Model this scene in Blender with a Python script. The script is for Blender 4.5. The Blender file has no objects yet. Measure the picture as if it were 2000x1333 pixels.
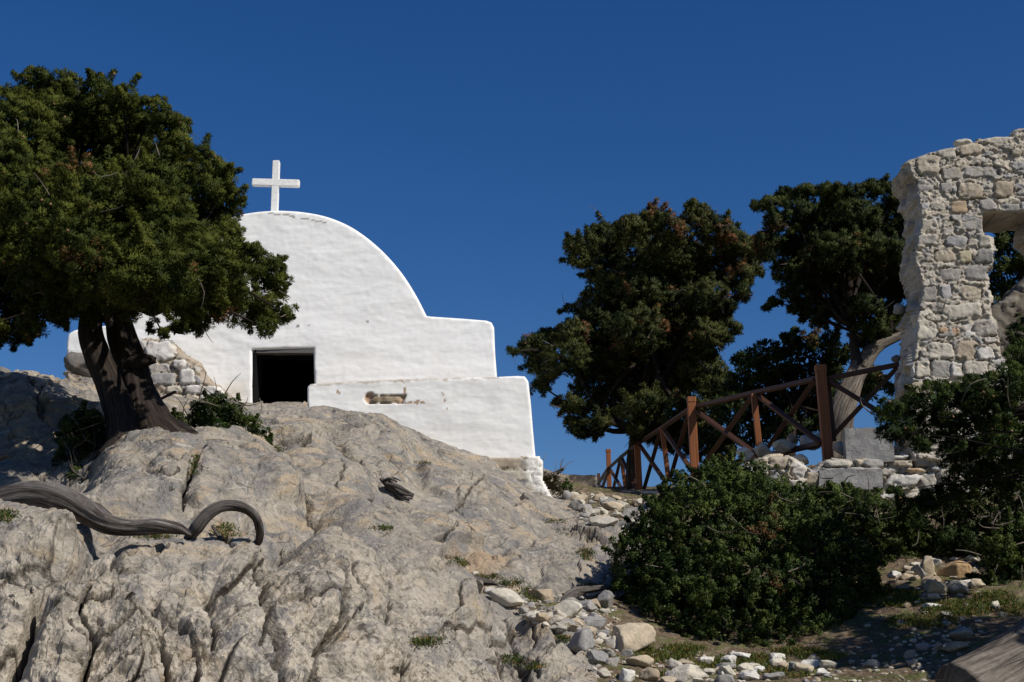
import bpy, math, random
import numpy as np
from mathutils import Vector

SC = bpy.context.scene
COL = SC.collection
R = math.radians

# ------------------------------------------------------------------ camera, sky, sun, exposure
PITCH = R(15.0)
FPX = 2778.0                      # focal length in pixels of a 2000 px wide frame (50 mm on 36 mm)
cam_d = bpy.data.cameras.new('camera'); cam = bpy.data.objects.new('camera', cam_d); COL.objects.link(cam)
cam_d.lens = 50.0; cam_d.sensor_width = 36.0; cam_d.clip_start = 0.05; cam_d.clip_end = 2000
cam.location = (0, 0, 0); cam.rotation_euler = (R(90) + PITCH, 0, 0)
SC.camera = cam

SUN_AZ, SUN_EL = R(52.0), R(43.0)  # azimuth: degrees right of straight behind the camera
TO_SUN = Vector((math.sin(SUN_AZ) * math.cos(SUN_EL), -math.cos(SUN_AZ) * math.cos(SUN_EL), math.sin(SUN_EL)))
w = bpy.data.worlds.new('World'); SC.world = w; w.use_nodes = True
nt = w.node_tree
sky = nt.nodes.new('ShaderNodeTexSky'); sky.sky_type = 'NISHITA'; sky.sun_disc = False
sky.sun_elevation = SUN_EL; sky.sun_rotation = math.pi - SUN_AZ
sky.altitude = 300; sky.air_density = 1.0; sky.dust_density = 0.15; sky.ozone_density = 4.0
bg = nt.nodes['Background']; bg.inputs[1].default_value = 0.074
hs = nt.nodes.new('ShaderNodeHueSaturation'); hs.inputs['Saturation'].default_value = 1.31; hs.inputs['Hue'].default_value = 0.511; nt.links.new(sky.outputs[0], hs.inputs['Color']); nt.links.new(hs.outputs[0], bg.inputs[0])
sd = bpy.data.lights.new('sun', 'SUN'); so = bpy.data.objects.new('sun', sd); COL.objects.link(so)
sd.energy = 4.8; sd.angle = R(0.5); sd.color = (1.0, 0.95, 0.87)
so.rotation_euler = TO_SUN.to_track_quat('Z', 'Y').to_euler(); so.location = (10, -10, 12)
SC.view_settings.view_transform = 'Standard'; SC.view_settings.look = 'None'
SC.view_settings.exposure = 0.0; SC.view_settings.gamma = 1.0
SC.cycles.max_bounces = 6; SC.cycles.diffuse_bounces = 3; SC.cycles.transparent_max_bounces = 8
SC.cycles.use_denoising = True

# ------------------------------------------------------------------ pixel <-> world (2000 x 1333 frame)
CP, SP = math.cos(PITCH), math.sin(PITCH)
def at(px, py, Y):
    a = (px - 1000.0) / FPX; b = (666.5 - py) / FPX
    dx, dy, dz = a, CP - b * SP, SP + b * CP
    t = Y / dy
    return np.array((dx * t, Y, dz * t))
def to_px(P):
    d = P[..., 1] * CP + P[..., 2] * SP
    v = -P[..., 1] * SP + P[..., 2] * CP
    return 1000 + P[..., 0] / d * FPX, 666.5 - v / d * FPX
def mpp(Y): return Y * 1.03 / FPX     # metres per pixel at that distance

# ------------------------------------------------------------------ noise
def _h(ix, iy, iz, seed):
    h = (ix.astype(np.uint32) * np.uint32(73856093)) ^ (iy.astype(np.uint32) * np.uint32(19349663)) ^ (iz.astype(np.uint32) * np.uint32(83492791)) ^ np.uint32((seed * 2654435761) & 0xffffffff)
    h ^= h >> np.uint32(13); h *= np.uint32(1274126177); h ^= h >> np.uint32(16); h *= np.uint32(2246822519); h ^= h >> np.uint32(15)
    return h
def noise(p, seed=0):
    """gradient noise, about -1..1"""
    p = np.asarray(p, float)
    i = np.floor(p).astype(np.int64); f = p - i
    u = f * f * f * (f * (f * 6 - 15) + 10)
    out = 0.0
    for dx in (0, 1):
        wx = u[..., 0] if dx else 1 - u[..., 0]
        for dy in (0, 1):
            wy = u[..., 1] if dy else 1 - u[..., 1]
            for dz in (0, 1):
                wz = u[..., 2] if dz else 1 - u[..., 2]
                h = _h(i[..., 0] + dx, i[..., 1] + dy, i[..., 2] + dz, seed)
                gx = (h & np.uint32(1023)) / 511.5 - 1; gy = ((h >> np.uint32(10)) & np.uint32(1023)) / 511.5 - 1; gz = ((h >> np.uint32(20)) & np.uint32(1023)) / 511.5 - 1
                out = out + wx * wy * wz * (gx * (f[..., 0] - dx) + gy * (f[..., 1] - dy) + gz * (f[..., 2] - dz))
    return out * 1.5
def fbm(p, oct=4, seed=0, gain=0.5, lac=2.03):
    p = np.asarray(p, float); a = 1.0; s = 0; tot = 0
    for o in range(oct):
        s = s + a * noise(p, seed + o * 17); tot += a; a *= gain; p = p * lac + 3.7
    return s / tot * 1.6
def ridged(p, oct=4, seed=0, gain=0.5):
    p = np.asarray(p, float); a = 1.0; s = 0; tot = 0
    for o in range(oct):
        s = s + a * (1 - np.abs(noise(p, seed + o * 13)) * 1.8); tot += a; a *= gain; p = p * 2.07 + 1.3
    return s / tot
def voronoi(p, seed=0, jit=0.9, two_d=False):
    """returns F1, F2-F1, id hash (0..1)"""
    p = np.asarray(p, float); i = np.floor(p).astype(np.int64)
    F1 = np.full(p.shape[:-1], 9.0); F2 = F1.copy(); ID = np.zeros(p.shape[:-1])
    for dx in (-1, 0, 1):
        for dy in (-1, 0, 1):
            for dz in ((0,) if two_d else (-1, 0, 1)):
                c = i + np.array((dx, dy, dz))
                h = _h(c[..., 0], c[..., 1], c[..., 2], seed)
                ox = 0.5 + jit * ((h & np.uint32(1023)) / 1023. - 0.5); oy = 0.5 + jit * (((h >> np.uint32(10)) & np.uint32(1023)) / 1023. - 0.5); oz = 0.5 + jit * (((h >> np.uint32(20)) & np.uint32(1023)) / 1023. - 0.5)
                d = (c[..., 0] + ox - p[..., 0]) ** 2 + (c[..., 1] + oy - p[..., 1]) ** 2
                if not two_d: d = d + (c[..., 2] + oz - p[..., 2]) ** 2
                d = np.sqrt(d); m = d < F1
                F2 = np.where(m, F1, np.minimum(F2, d)); F1 = np.where(m, d, F1)
                ID = np.where(m, (_h(c[..., 0], c[..., 1], c[..., 2], seed + 99) & np.uint32(65535)) / 65535., ID)
    return F1, F2 - F1, ID
def facet(p, seed, slope=0.3, step=0.2):
    """tilted plates: height (in cell units) and distance to the plate border"""
    p = np.asarray(p, float); i = np.floor(p).astype(np.int64)
    F1 = np.full(p.shape[:-1], 9.0); F2 = F1.copy(); H = np.zeros(p.shape[:-1])
    for dx in (-1, 0, 1):
        for dy in (-1, 0, 1):
            for dz in (-1, 0, 1):
                c = i + np.array((dx, dy, dz)); h = _h(c[..., 0], c[..., 1], c[..., 2], seed); k = _h(c[..., 0], c[..., 1], c[..., 2], seed + 7)
                q = [p[..., j] - c[..., j] - 0.5 - 0.9 * (((h >> np.uint32(10 * j)) & np.uint32(1023)) / 1023. - 0.5) for j in range(3)]
                d = np.sqrt(q[0] ** 2 + q[1] ** 2 + q[2] ** 2); m = d < F1
                v = slope * 2 * sum(q[j] * (((k >> np.uint32(10 * j)) & np.uint32(1023)) / 1023. - 0.5) for j in range(3)) + step * ((h & np.uint32(255)) / 255. - 0.5)
                F2 = np.where(m, F1, np.minimum(F2, d)); F1 = np.where(m, d, F1); H = np.where(m, v, H)
    return H, F2 - F1
def sstep(a, b, x):
    t = np.clip((x - a) / (b - a), 0, 1); return t * t * (3 - 2 * t)
def unit(v): return v / (np.linalg.norm(v, axis=-1, keepdims=True) + 1e-12)
def seg_dist(px, py, line):
    d = np.full(px.shape, 1e9)
    for (x0, y0), (x1, y1) in zip(line[:-1], line[1:]):
        vx, vy = x1 - x0, y1 - y0; L = vx * vx + vy * vy + 1e-9
        t = np.clip(((px - x0) * vx + (py - y0) * vy) / L, 0, 1)
        d = np.minimum(d, np.hypot(px - x0 - t * vx, py - y0 - t * vy))
    return d
def inside(px, py, poly):
    r = np.zeros(px.shape, bool); n = len(poly)
    for k in range(n):
        x0, y0 = poly[k]; x1, y1 = poly[(k + 1) % n]
        c = ((y0 > py) != (y1 > py)) & (px < (x1 - x0) * (py - y0) / (y1 - y0 + 1e-12) + x0)
        r ^= c
    return r

# ------------------------------------------------------------------ object helpers
def mesh_obj(name, V, F, mat, parent=None, color=None, uv=None, smooth=True, attrs=None):
    """V (n,3), F (m,k) all faces with k corners, or a list of such arrays"""
    Fs = F if isinstance(F, list) else [F]
    me = bpy.data.meshes.new(name)
    V = np.ascontiguousarray(V, dtype=np.float32)
    me.vertices.add(len(V)); me.vertices.foreach_set('co', V.ravel())
    loops = np.concatenate([np.asarray(f, np.int32).ravel() for f in Fs])
    sizes = np.concatenate([np.full(len(f), np.asarray(f).shape[1], np.int32) for f in Fs])
    me.loops.add(len(loops)); me.loops.foreach_set('vertex_index', loops)
    me.polygons.add(len(sizes)); me.polygons.foreach_set('loop_start', np.concatenate(([0], np.cumsum(sizes)[:-1])).astype(np.int32))
    me.polygons.foreach_set('loop_total', sizes)
    me.polygons.foreach_set('use_smooth', np.full(len(sizes), smooth, bool))
    if color is not None:
        c = np.ones((len(V), 4), np.float32); c[:, :3] = color
        a = me.color_attributes.new('Col', 'FLOAT_COLOR', 'POINT'); a.data.foreach_set('color', c.ravel())
    if attrs:
        for k, v in attrs.items():
            a = me.attributes.new(k, 'FLOAT', 'POINT'); a.data.foreach_set('value', np.asarray(v, np.float32))
    if uv is not None:
        l = me.uv_layers.new(name='UVMap'); l.data.foreach_set('uv', np.asarray(uv, np.float32)[loops].ravel())
    me.update(calc_edges=True); me.validate()
    if mat: me.materials.append(mat)
    o = bpy.data.objects.new(name, me); COL.objects.link(o)
    if parent is not None: o.parent = parent; o.matrix_parent_inverse = parent.matrix_world.inverted()
    return o
def tag(o, label=None, cat=None, group=None, kind=None):
    if label: o['label'] = label
    if cat: o['category'] = cat
    if group: o['group'] = group
    if kind: o['kind'] = kind
    return o
def root(name, loc, label, cat, group=None):
    o = bpy.data.objects.new(name, None); COL.objects.link(o); o.location = [float(c) for c in loc]
    o.empty_display_size = 0.2
    bpy.context.view_layer.update()
    return tag(o, label, cat, group)

# ------------------------------------------------------------------ materials
class NB:
    def __init__(s, name):
        s.m = bpy.data.materials.new(name); s.m.use_nodes = True; s.t = s.m.node_tree; s.b = s.t.nodes['Principled BSDF']
    def n(s, kind, **kw):
        nd = s.t.nodes.new(kind)
        for k, v in kw.items():
            if k == 'inp':
                for a, b in v.items():
                    if hasattr(b, 'is_output') or isinstance(b, bpy.types.NodeSocket): s.t.links.new(b, nd.inputs[a])
                    else: nd.inputs[a].default_value = b
            else: setattr(nd, k, v)
        return nd
    def noise(s, scale, det=6, rough=0.6, vec=None, dist=0.0):
        i = {'Scale': scale, 'Detail': det, 'Roughness': rough, 'Distortion': dist}
        if vec is not None: i['Vector'] = vec
        return s.n('ShaderNodeTexNoise', inp=i).outputs['Fac']
    def ramp(s, fac, stops):
        nd = s.n('ShaderNodeValToRGB', inp={'Fac': fac}); e = nd.color_ramp.elements
        while len(e) < len(stops): e.new(0.5)
        for k, (p, c) in enumerate(stops):
            e[k].position = p; e[k].color = (c[0], c[1], c[2], 1) if isinstance(c, (tuple, list)) else (c, c, c, 1)
        return nd.outputs[0]
    def mix(s, fac, a, b, mode='MIX'):
        nd = s.n('ShaderNodeMix', data_type='RGBA', blend_type=mode)
        for sock, v in ((nd.inputs[0], fac), (nd.inputs[6], a), (nd.inputs[7], b)):
            if isinstance(v, bpy.types.NodeSocket): s.t.links.new(v, sock)
            elif isinstance(v, (tuple, list)): sock.default_value = (v[0], v[1], v[2], 1)
            else: sock.default_value = v
        return nd.outputs[2]
    def math(s, op, a, b=0.0):
        return s.n('ShaderNodeMath', operation=op, inp={0: a, 1: b}).outputs[0]
    def attr(s, name): return s.n('ShaderNodeAttribute', attribute_name=name)
    def pos(s): return s.n('ShaderNodeNewGeometry').outputs['Position']
    def mapping(s, vec, scale=(1, 1, 1), rot=(0, 0, 0)):
        return s.n('ShaderNodeMapping', inp={'Vector': vec, 'Scale': scale, 'Rotation': rot}).outputs[0]
    def bump(s, h, strength=0.5, dist=0.02, prev=None):
        i = {'Height': h, 'Strength': strength, 'Distance': dist}
        if prev is not None: i['Normal'] = prev
        return s.n('ShaderNodeBump', inp=i).outputs[0]
    def done(s, color, rough=0.85, normal=None, spec=0.25):
        for k, v in (('Base Color', color), ('Roughness', rough), ('Specular IOR Level', spec)):
            if isinstance(v, bpy.types.NodeSocket): s.t.links.new(v, s.b.inputs[k])
            elif isinstance(v, (tuple, list)): s.b.inputs[k].default_value = (v[0], v[1], v[2], 1)
            else: s.b.inputs[k].default_value = v
        if normal is not None: s.t.links.new(normal, s.b.inputs['Normal'])
        return s.m

def mat_rock():
    """weathered grey limestone; soil where the 'soil' attribute is 1; orange and white patches"""
    s = NB('limestone'); P = s.pos()
    big = s.noise(0.9, 5, 0.6, P, 0.4); mid = s.noise(4.5, 8, 0.7, P, 0.8); fine = s.noise(28, 6, 0.75, P)
    col = s.ramp(big, [(0.34, (0.29, 0.255, 0.21)), (0.46, (0.175, 0.162, 0.145)), (0.55, (0.30, 0.262, 0.21)), (0.64, (0.18, 0.172, 0.165))])
    col = s.mix(s.ramp(mid, [(0.44, 0.0), (0.62, 0.8)]), col, (0.37, 0.325, 0.26))
    grey = s.ramp(s.noise(1.9, 8, 0.7, P, 1.2), [(0.50, 0.0), (0.57, 0.85)])
    col = s.mix(grey, col, (0.19, 0.18, 0.17))
    tan = s.ramp(s.noise(1.5, 7, 0.65, s.mapping(P, (1, 1, 1.6)), 1.5), [(0.53, 0.0), (0.62, 0.8)])
    col = s.mix(tan, col, (0.37, 0.29, 0.195))
    pale = s.ramp(s.noise(3.3, 8, 0.75, P, 1.6), [(0.58, 0.0), (0.64, 0.7)])
    col = s.mix(pale, col, (0.46, 0.42, 0.355))
    spk = s.ramp(s.noise(17, 6, 0.8, P, 0.6), [(0.57, 0.0), (0.64, 0.75)])
    col = s.mix(spk, col, (0.11, 0.10, 0.09))
    raw = s.math('MULTIPLY', s.attr('raw').outputs['Fac'], s.ramp(s.noise(6, 7, 0.7, P, 1.0), [(0.42, 0.0), (0.58, 1.0)]))
    col = s.mix(raw, col, (0.44, 0.385, 0.31))
    col = s.mix(s.attr('rust').outputs['Fac'], col, s.mix(mid, (0.30, 0.17, 0.08), (0.42, 0.31, 0.19)))
    vn = s.n('ShaderNodeTexVoronoi', feature='DISTANCE_TO_EDGE', inp={'Vector': s.mapping(s.mix(0.2, P, s.n('ShaderNodeTexNoise', inp={'Vector': P, 'Scale': 2.5, 'Detail': 5.0}).outputs['Color']), (1.6, 0.7, 0.8), (0.3, 0.5, 0.2)), 'Scale': 2.4})
    col = s.mix(s.math('MULTIPLY', s.ramp(vn.outputs[0], [(0.0, 1.0), (0.014, 0.0)]), s.ramp(s.noise(1.3, 5, 0.6, P), [(0.50, 0.0), (0.60, 0.7)])), col, (0.50, 0.46, 0.40))
    # short fissures and lichen specks
    vor = s.n('ShaderNodeTexVoronoi', feature='DISTANCE_TO_EDGE', inp={'Vector': s.mix(0.12, P, s.n('ShaderNodeTexNoise', inp={'Vector': P, 'Scale': 5.0, 'Detail': 4.0}).outputs['Color']), 'Scale': 3.6})
    fis = s.math('MULTIPLY', s.ramp(vor.outputs[0], [(0.0, 1.0), (0.036, 0.0)]), s.ramp(s.noise(2.6, 5, 0.65, P), [(0.53, 0.0), (0.60, 0.85)]))
    col = s.mix(fis, col, (0.055, 0.046, 0.038))
    col = s.mix(s.attr('crack').outputs['Fac'], col, (0.06, 0.048, 0.036))
    soilc = s.ramp(s.noise(13, 8, 0.8, P), [(0.3, (0.07, 0.047, 0.028)), (0.48, (0.12, 0.085, 0.055)), (0.60, (0.21, 0.165, 0.12)), (0.72, (0.38, 0.34, 0.28))])
    moss = s.ramp(s.noise(3.2, 6, 0.7, P, 0.6), [(0.48, 0.0), (0.60, 0.8)])
    soilc = s.mix(moss, soilc, (0.085, 0.10, 0.03))
    col = s.mix(s.attr('soil').outputs['Fac'], col, soilc)
    col = s.mix(0.55, col, s.ramp(fine, [(0.25, 0.45), (0.5, 1.0), (0.75, 1.35)]), 'MULTIPLY')
    wv = s.mix(0.10, P, s.n('ShaderNodeTexNoise', inp={'Vector': P, 'Scale': 9.0, 'Detail': 4.0}).outputs['Color'])
    chip = s.n('ShaderNodeTexVoronoi', feature='F1', inp={'Vector': s.mapping(wv, (1, 1, 0.8)), 'Scale': 16.0}).outputs['Distance']
    chip2 = s.n('ShaderNodeTexVoronoi', feature='F1', inp={'Vector': wv, 'Scale': 44.0}).outputs['Distance']
    nb = s.bump(mid, 0.5, 0.04); nb = s.bump(chip, 0.35, 0.03, nb); nb = s.bump(chip2, 0.5, 0.012, nb); nb = s.bump(fine, 0.7, 0.014, nb)
    return s.done(col, 0.93, nb, 0.12)
def mat_stone(name='loose_stone'):
    """albedo from the Col attribute, pitted"""
    s = NB(name); P = s.pos()
    mid = s.noise(7, 7, 0.7, P, 0.8); fine = s.noise(40, 5, 0.75, P)
    c = s.attr('Col').outputs['Color']
    c = s.mix(0.5, c, s.ramp(mid, [(0.3, (0.72, 0.70, 0.68)), (0.5, (1, 1, 1)), (0.68, (1.25, 1.2, 1.1))]), 'MULTIPLY')
    c = s.mix(s.ramp(s.noise(3, 6, 0.7, P, 1), [(0.56, 0.0), (0.68, 0.35)]), c, (0.40, 0.29, 0.17))
    c = s.mix(0.5, c, s.ramp(fine, [(0.3, 0.5), (0.5, 1.0), (0.72, 1.3)]), 'MULTIPLY')
    nb = s.bump(mid, 0.5, 0.03); nb = s.bump(fine, 0.6, 0.01, nb)
    return s.done(c, 0.92, nb, 0.12)
def mat_plaster():
    s = NB('whitewash'); P = s.pos()
    lay = s.noise(6, 6, 0.65, s.mapping(P, (0.55, 1, 2.6)), 0.6); fine = s.noise(45, 4, 0.7, P)
    c = s.attr('Col').outputs['Color']
    c = s.mix(s.ramp(s.noise(1.3, 6, 0.65, P, 0.7), [(0.50, 0.0), (0.72, 0.35)]), c, (0.74, 0.71, 0.64), 'MIX')
    c = s.mix(s.ramp(s.noise(9, 5, 0.7, s.mapping(P, (1, 1, 0.5))), [(0.66, 0.0), (0.76, 0.25)]), c, (0.55, 0.50, 0.42))
    nb = s.bump(lay, 0.18, 0.02); nb = s.bump(fine, 0.25, 0.006, nb)
    return s.done(c, 0.9, nb, 0.1)
def mat_leaf(name, trans=0.25, rough=0.6):
    s = NB(name); c = s.attr('Col').outputs['Color']
    s.done(c, rough, None, 0.12)
    tr = s.n('ShaderNodeBsdfTranslucent', inp={'Color': c})
    mx = s.n('ShaderNodeMixShader', inp={0: trans, 1: s.b.outputs[0], 2: tr.outputs[0]})
    s.t.links.new(mx.outputs[0], s.t.nodes['Material Output'].inputs[0])
    return s.m
def mat_bark(name, c0, c1, c2, around=14, along=1.2):
    s = NB(name); uv = s.n('ShaderNodeUVMap').outputs[0]
    g = s.noise(1.0, 8, 0.68, s.mapping(uv, (around, along, 1)), 1.1); f = s.noise(30, 5, 0.7, s.pos())
    c = s.ramp(g, [(0.36, c0), (0.5, c1), (0.64, c2)])
    c = s.mix(0.4, c, s.ramp(f, [(0.3, 0.5), (0.6, 1.2)]), 'MULTIPLY')
    nb = s.bump(g, 0.9, 0.025); nb = s.bump(f, 0.3, 0.006, nb)
    return s.done(c, 0.88, nb, 0.15)
def mat_wood(name, c0, c1):
    s = NB(name); uv = s.n('ShaderNodeUVMap').outputs[0]
    g = s.noise(1.0, 7, 0.6, s.mapping(uv, (30, 2.0, 1)), 0.8)
    c = s.ramp(g, [(0.3, c0), (0.65, c1)])
    return s.done(c, 0.6, s.bump(g, 0.4, 0.004), 0.3)
def mat_plain(name, c, rough=0.8):
    s = NB(name); f = s.noise(25, 5, 0.7, s.pos())
    return s.done(s.mix(0.4, c, s.ramp(f, [(0.3, 0.6), (0.7, 1.3)]), 'MULTIPLY'), rough, s.bump(f, 0.3, 0.01), 0.15)
M_ROCK = mat_rock(); M_STONE = mat_stone(); M_PLASTER = mat_plaster()
M_JUN = mat_leaf('juniper_foliage', 0.22, 0.65); M_LEAF = mat_leaf('shrub_foliage', 0.18, 0.5)
M_BARK = mat_bark('dark_bark', (0.010, 0.008, 0.007), (0.028, 0.021, 0.017), (0.065, 0.050, 0.040))
M_GREYBARK = mat_bark('grey_bark', (0.05, 0.04, 0.033), (0.15, 0.125, 0.10), (0.24, 0.205, 0.17), 22, 2.5)
M_DRIFT = mat_bark('dead_wood', (0.028, 0.022, 0.019), (0.095, 0.083, 0.074), (0.20, 0.18, 0.165), 9, 2.2)
M_POST = mat_wood('orange_wood', (0.115, 0.036, 0.012), (0.27, 0.095, 0.028))
M_RAIL = mat_wood('brown_wood', (0.035, 0.015, 0.009), (0.095, 0.042, 0.024))
M_SHADE_BLACK = mat_plain('shade_black', (0.006, 0.006, 0.006), 0.95)  # black colour standing in for the shade inside the doorway
M_LINTEL_SHADE = mat_plain('lintel_shade_grey', (0.11, 0.105, 0.10))  # grey colour standing in for shade on the underside of the reveal
M_CROSS = mat_plain('cross_paint', (0.80, 0.79, 0.76), 0.6)

# ------------------------------------------------------------------ terrain: control points, then thin interpolation
COLS = {
 -150: [(1333, 6.6), (1100, 7.2), (1000, 8.2), (960, 10), (860, 13.3), (790, 15.5), (735, 17.6)],
 0:   [(1333, 6.8), (1200, 7.15), (1080, 7.6), (1012, 8.2), (995, 9.0), (960, 10.4), (915, 12.2), (862, 13.6), (800, 15.2), (738, 17.4)],
 130: [(1333, 6.9), (1200, 7.2), (1090, 7.7), (1020, 8.4), (1000, 9.1), (960, 10.0), (910, 12.0), (866, 13.6), (800, 15.4), (740, 17.6)],
 230: [(1333, 7.0), (1200, 7.35), (1100, 7.8), (1066, 8.3), (1050, 9.1), (990, 9.7), (930, 10.3), (882, 11.6), (862, 13.4), (800, 16.0), (752, 18.6)],
 330: [(1333, 7.1), (1200, 7.5), (1110, 7.95), (1058, 8.5), (1046, 9.2), (980, 9.9), (900, 10.7), (860, 12.3), (845, 14.5), (805, 17.5), (785, 19.6)],
 450: [(1333, 7.3), (1200, 7.75), (1110, 8.2), (1056, 8.9), (1046, 9.5), (990, 10.1), (910, 11.2), (868, 13.2), (840, 15.5), (800, 19.0), (796, 20.2)],
 560: [(1333, 7.6), (1200, 8.1), (1050, 9.3), (950, 10.8), (880, 12.8), (830, 16.0), (797, 18.5), (793, 20.3)],
 650: [(1333, 7.9), (1200, 8.6), (1050, 10.2), (950, 11.9), (860, 14.8), (812, 17.4), (792, 18.9)],
 750: [(1333, 8.3), (1200, 9.2), (1050, 11.2), (950, 13.2), (870, 16.2), (825, 18.9)],
 850: [(1333, 8.7), (1200, 9.9), (1080, 11.6), (1040, 12.9), (950, 15.2), (890, 17.6), (860, 18.9)],
 950: [(1333, 9.1), (1200, 10.6), (1125, 11.9), (1080, 13.2), (1000, 15.3), (930, 17.8), (897, 18.95)],
 1060: [(1333, 9.5), (1200, 11.1), (1150, 12.0), (1100, 13.4), (1030, 16.0), (985, 18.2), (972, 19.3)],
 1130: [(1333, 9.7), (1220, 11.0), (1150, 12.2), (1080, 14.2), (1015, 17.4), (975, 20.0), (945, 22.8)],
 1220: [(1333, 9.8), (1240, 11.0), (1150, 12.7), (1090, 14.0), (1050, 15.5), (1010, 18.2), (968, 21.8)],
 1330: [(1333, 9.9), (1290, 11.0), (1200, 12.6), (1100, 14.7), (1000, 18.2), (972, 21.6)],
 1450: [(1333, 9.9), (1295, 11.2), (1180, 12.6), (1050, 14.4), (960, 16.3)],
 1600: [(1333, 9.8), (1290, 11.1), (1200, 12.2), (1100, 13.4), (1000, 15.4)],
 1750: [(1333, 9.6), (1280, 10.7), (1200, 11.8), (1120, 12.9), (1010, 15.2)],
 1870: [(1333, 9.4), (1260, 10.6), (1190, 11.6), (1120, 12.8), (1010, 15.0)],
 2000: [(1333, 9.2), (1250, 10.4), (1180, 11.6), (1100, 12.9), (1000, 15.0)],
 2200: [(1333, 9.0), (1180, 11.4), (1000, 14.8)],
}
ctrl = [at(px, py, Y) for px, L in COLS.items() for py, Y in L]
ctrl += [np.array(p, float) for p in [
 (-9, 19, 4.2), (-7.5, 21.5, 4.3), (-4.5, 21.8, 4.55), (-2.5, 22, 4.6), (0, 22.2, 4.1), (-9, 25, 3.6), (-5, 27, 4.2), (-1, 27, 4.2), (1.0, 24.5, 3.8),
 (1.6, 27, 4.35), (2.2, 30, 4.6), (2.6, 34, 4.9), (2.6, 25, 3.95), (3.2, 20.5, 3.45), (3.4, 18.5, 3.15), (4.2, 17.3, 3.0), (5.4, 17.5, 3.05), (7.5, 18, 3.1), (4.5, 20, 3.55), (6, 22, 3.9), (4.2, 24, 4.1), (5.5, 27, 4.4),
 (-8, 34, 2.0), (0, 38, 3.6), (5, 38, 4.2), (12, 30, 3.0), (12, 20, 2.6), (11, 14, 1.4), (9, 9, -0.1),
 (-2.5, 6.0, -1.0), (-1.2, 6.1, -1.15), (0.2, 6.3, -1.1), (1.5, 6.4, -0.85), (3.0, 6.2, -0.85), (5, 6, -0.9), (-5, 6.0, -0.9),
 (-3, 4.6, -1.55), (0, 4.6, -1.55), (3, 4.6, -1.45), (-4, 0, -1.65), (0, 0, -1.65), (4, 0, -1.6), (0, -6, -1.9), (-9, 6, -1.2), (-10, 12, 1.8), (9, 2, -1.4),
 (-20, 15, 1.0), (22, 15, 0.5), (-20, 0, -2.5), (22, 0, -2.5), (0, -20, -3.5)]]
ctrl = np.array(ctrl)
_cx = ctrl[:, :2]; _n = len(_cx)
_K = np.linalg.norm(_cx[:, None] - _cx[None], axis=2)
_A = np.zeros((_n + 3, _n + 3)); _A[:_n, :_n] = -_K + np.eye(_n) * 0.02; _A[:_n, _n] = 1; _A[_n, :_n] = 1; _A[:_n, _n + 1:] = _cx; _A[_n + 1:, :_n] = _cx.T
_W = np.linalg.solve(_A, np.concatenate([ctrl[:, 2], [0, 0, 0]]))
def base_z(x, y):
    x = np.asarray(x, float); y = np.asarray(y, float); sh = x.shape; x = x.ravel(); y = y.ravel()
    out = np.empty(len(x))
    for s in range(0, len(x), 40000):
        a = x[s:s + 40000]; b = y[s:s + 40000]
        K = np.hypot(a[:, None] - _cx[None, :, 0], b[:, None] - _cx[None, :, 1])
        out[s:s + 40000] = -K @ _W[:_n] + _W[_n] + a * _W[_n + 1] + b * _W[_n + 2]
    r = np.hypot(x, y - 15)
    far = sstep(20, 34, r)
    hill = 2.5 - 0.0006 * (r - 20).clip(0) ** 2 * 8 - (r - 20).clip(0) * 0.25
    return (out * (1 - far) + hill.clip(-60) * far).reshape(sh)

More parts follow.
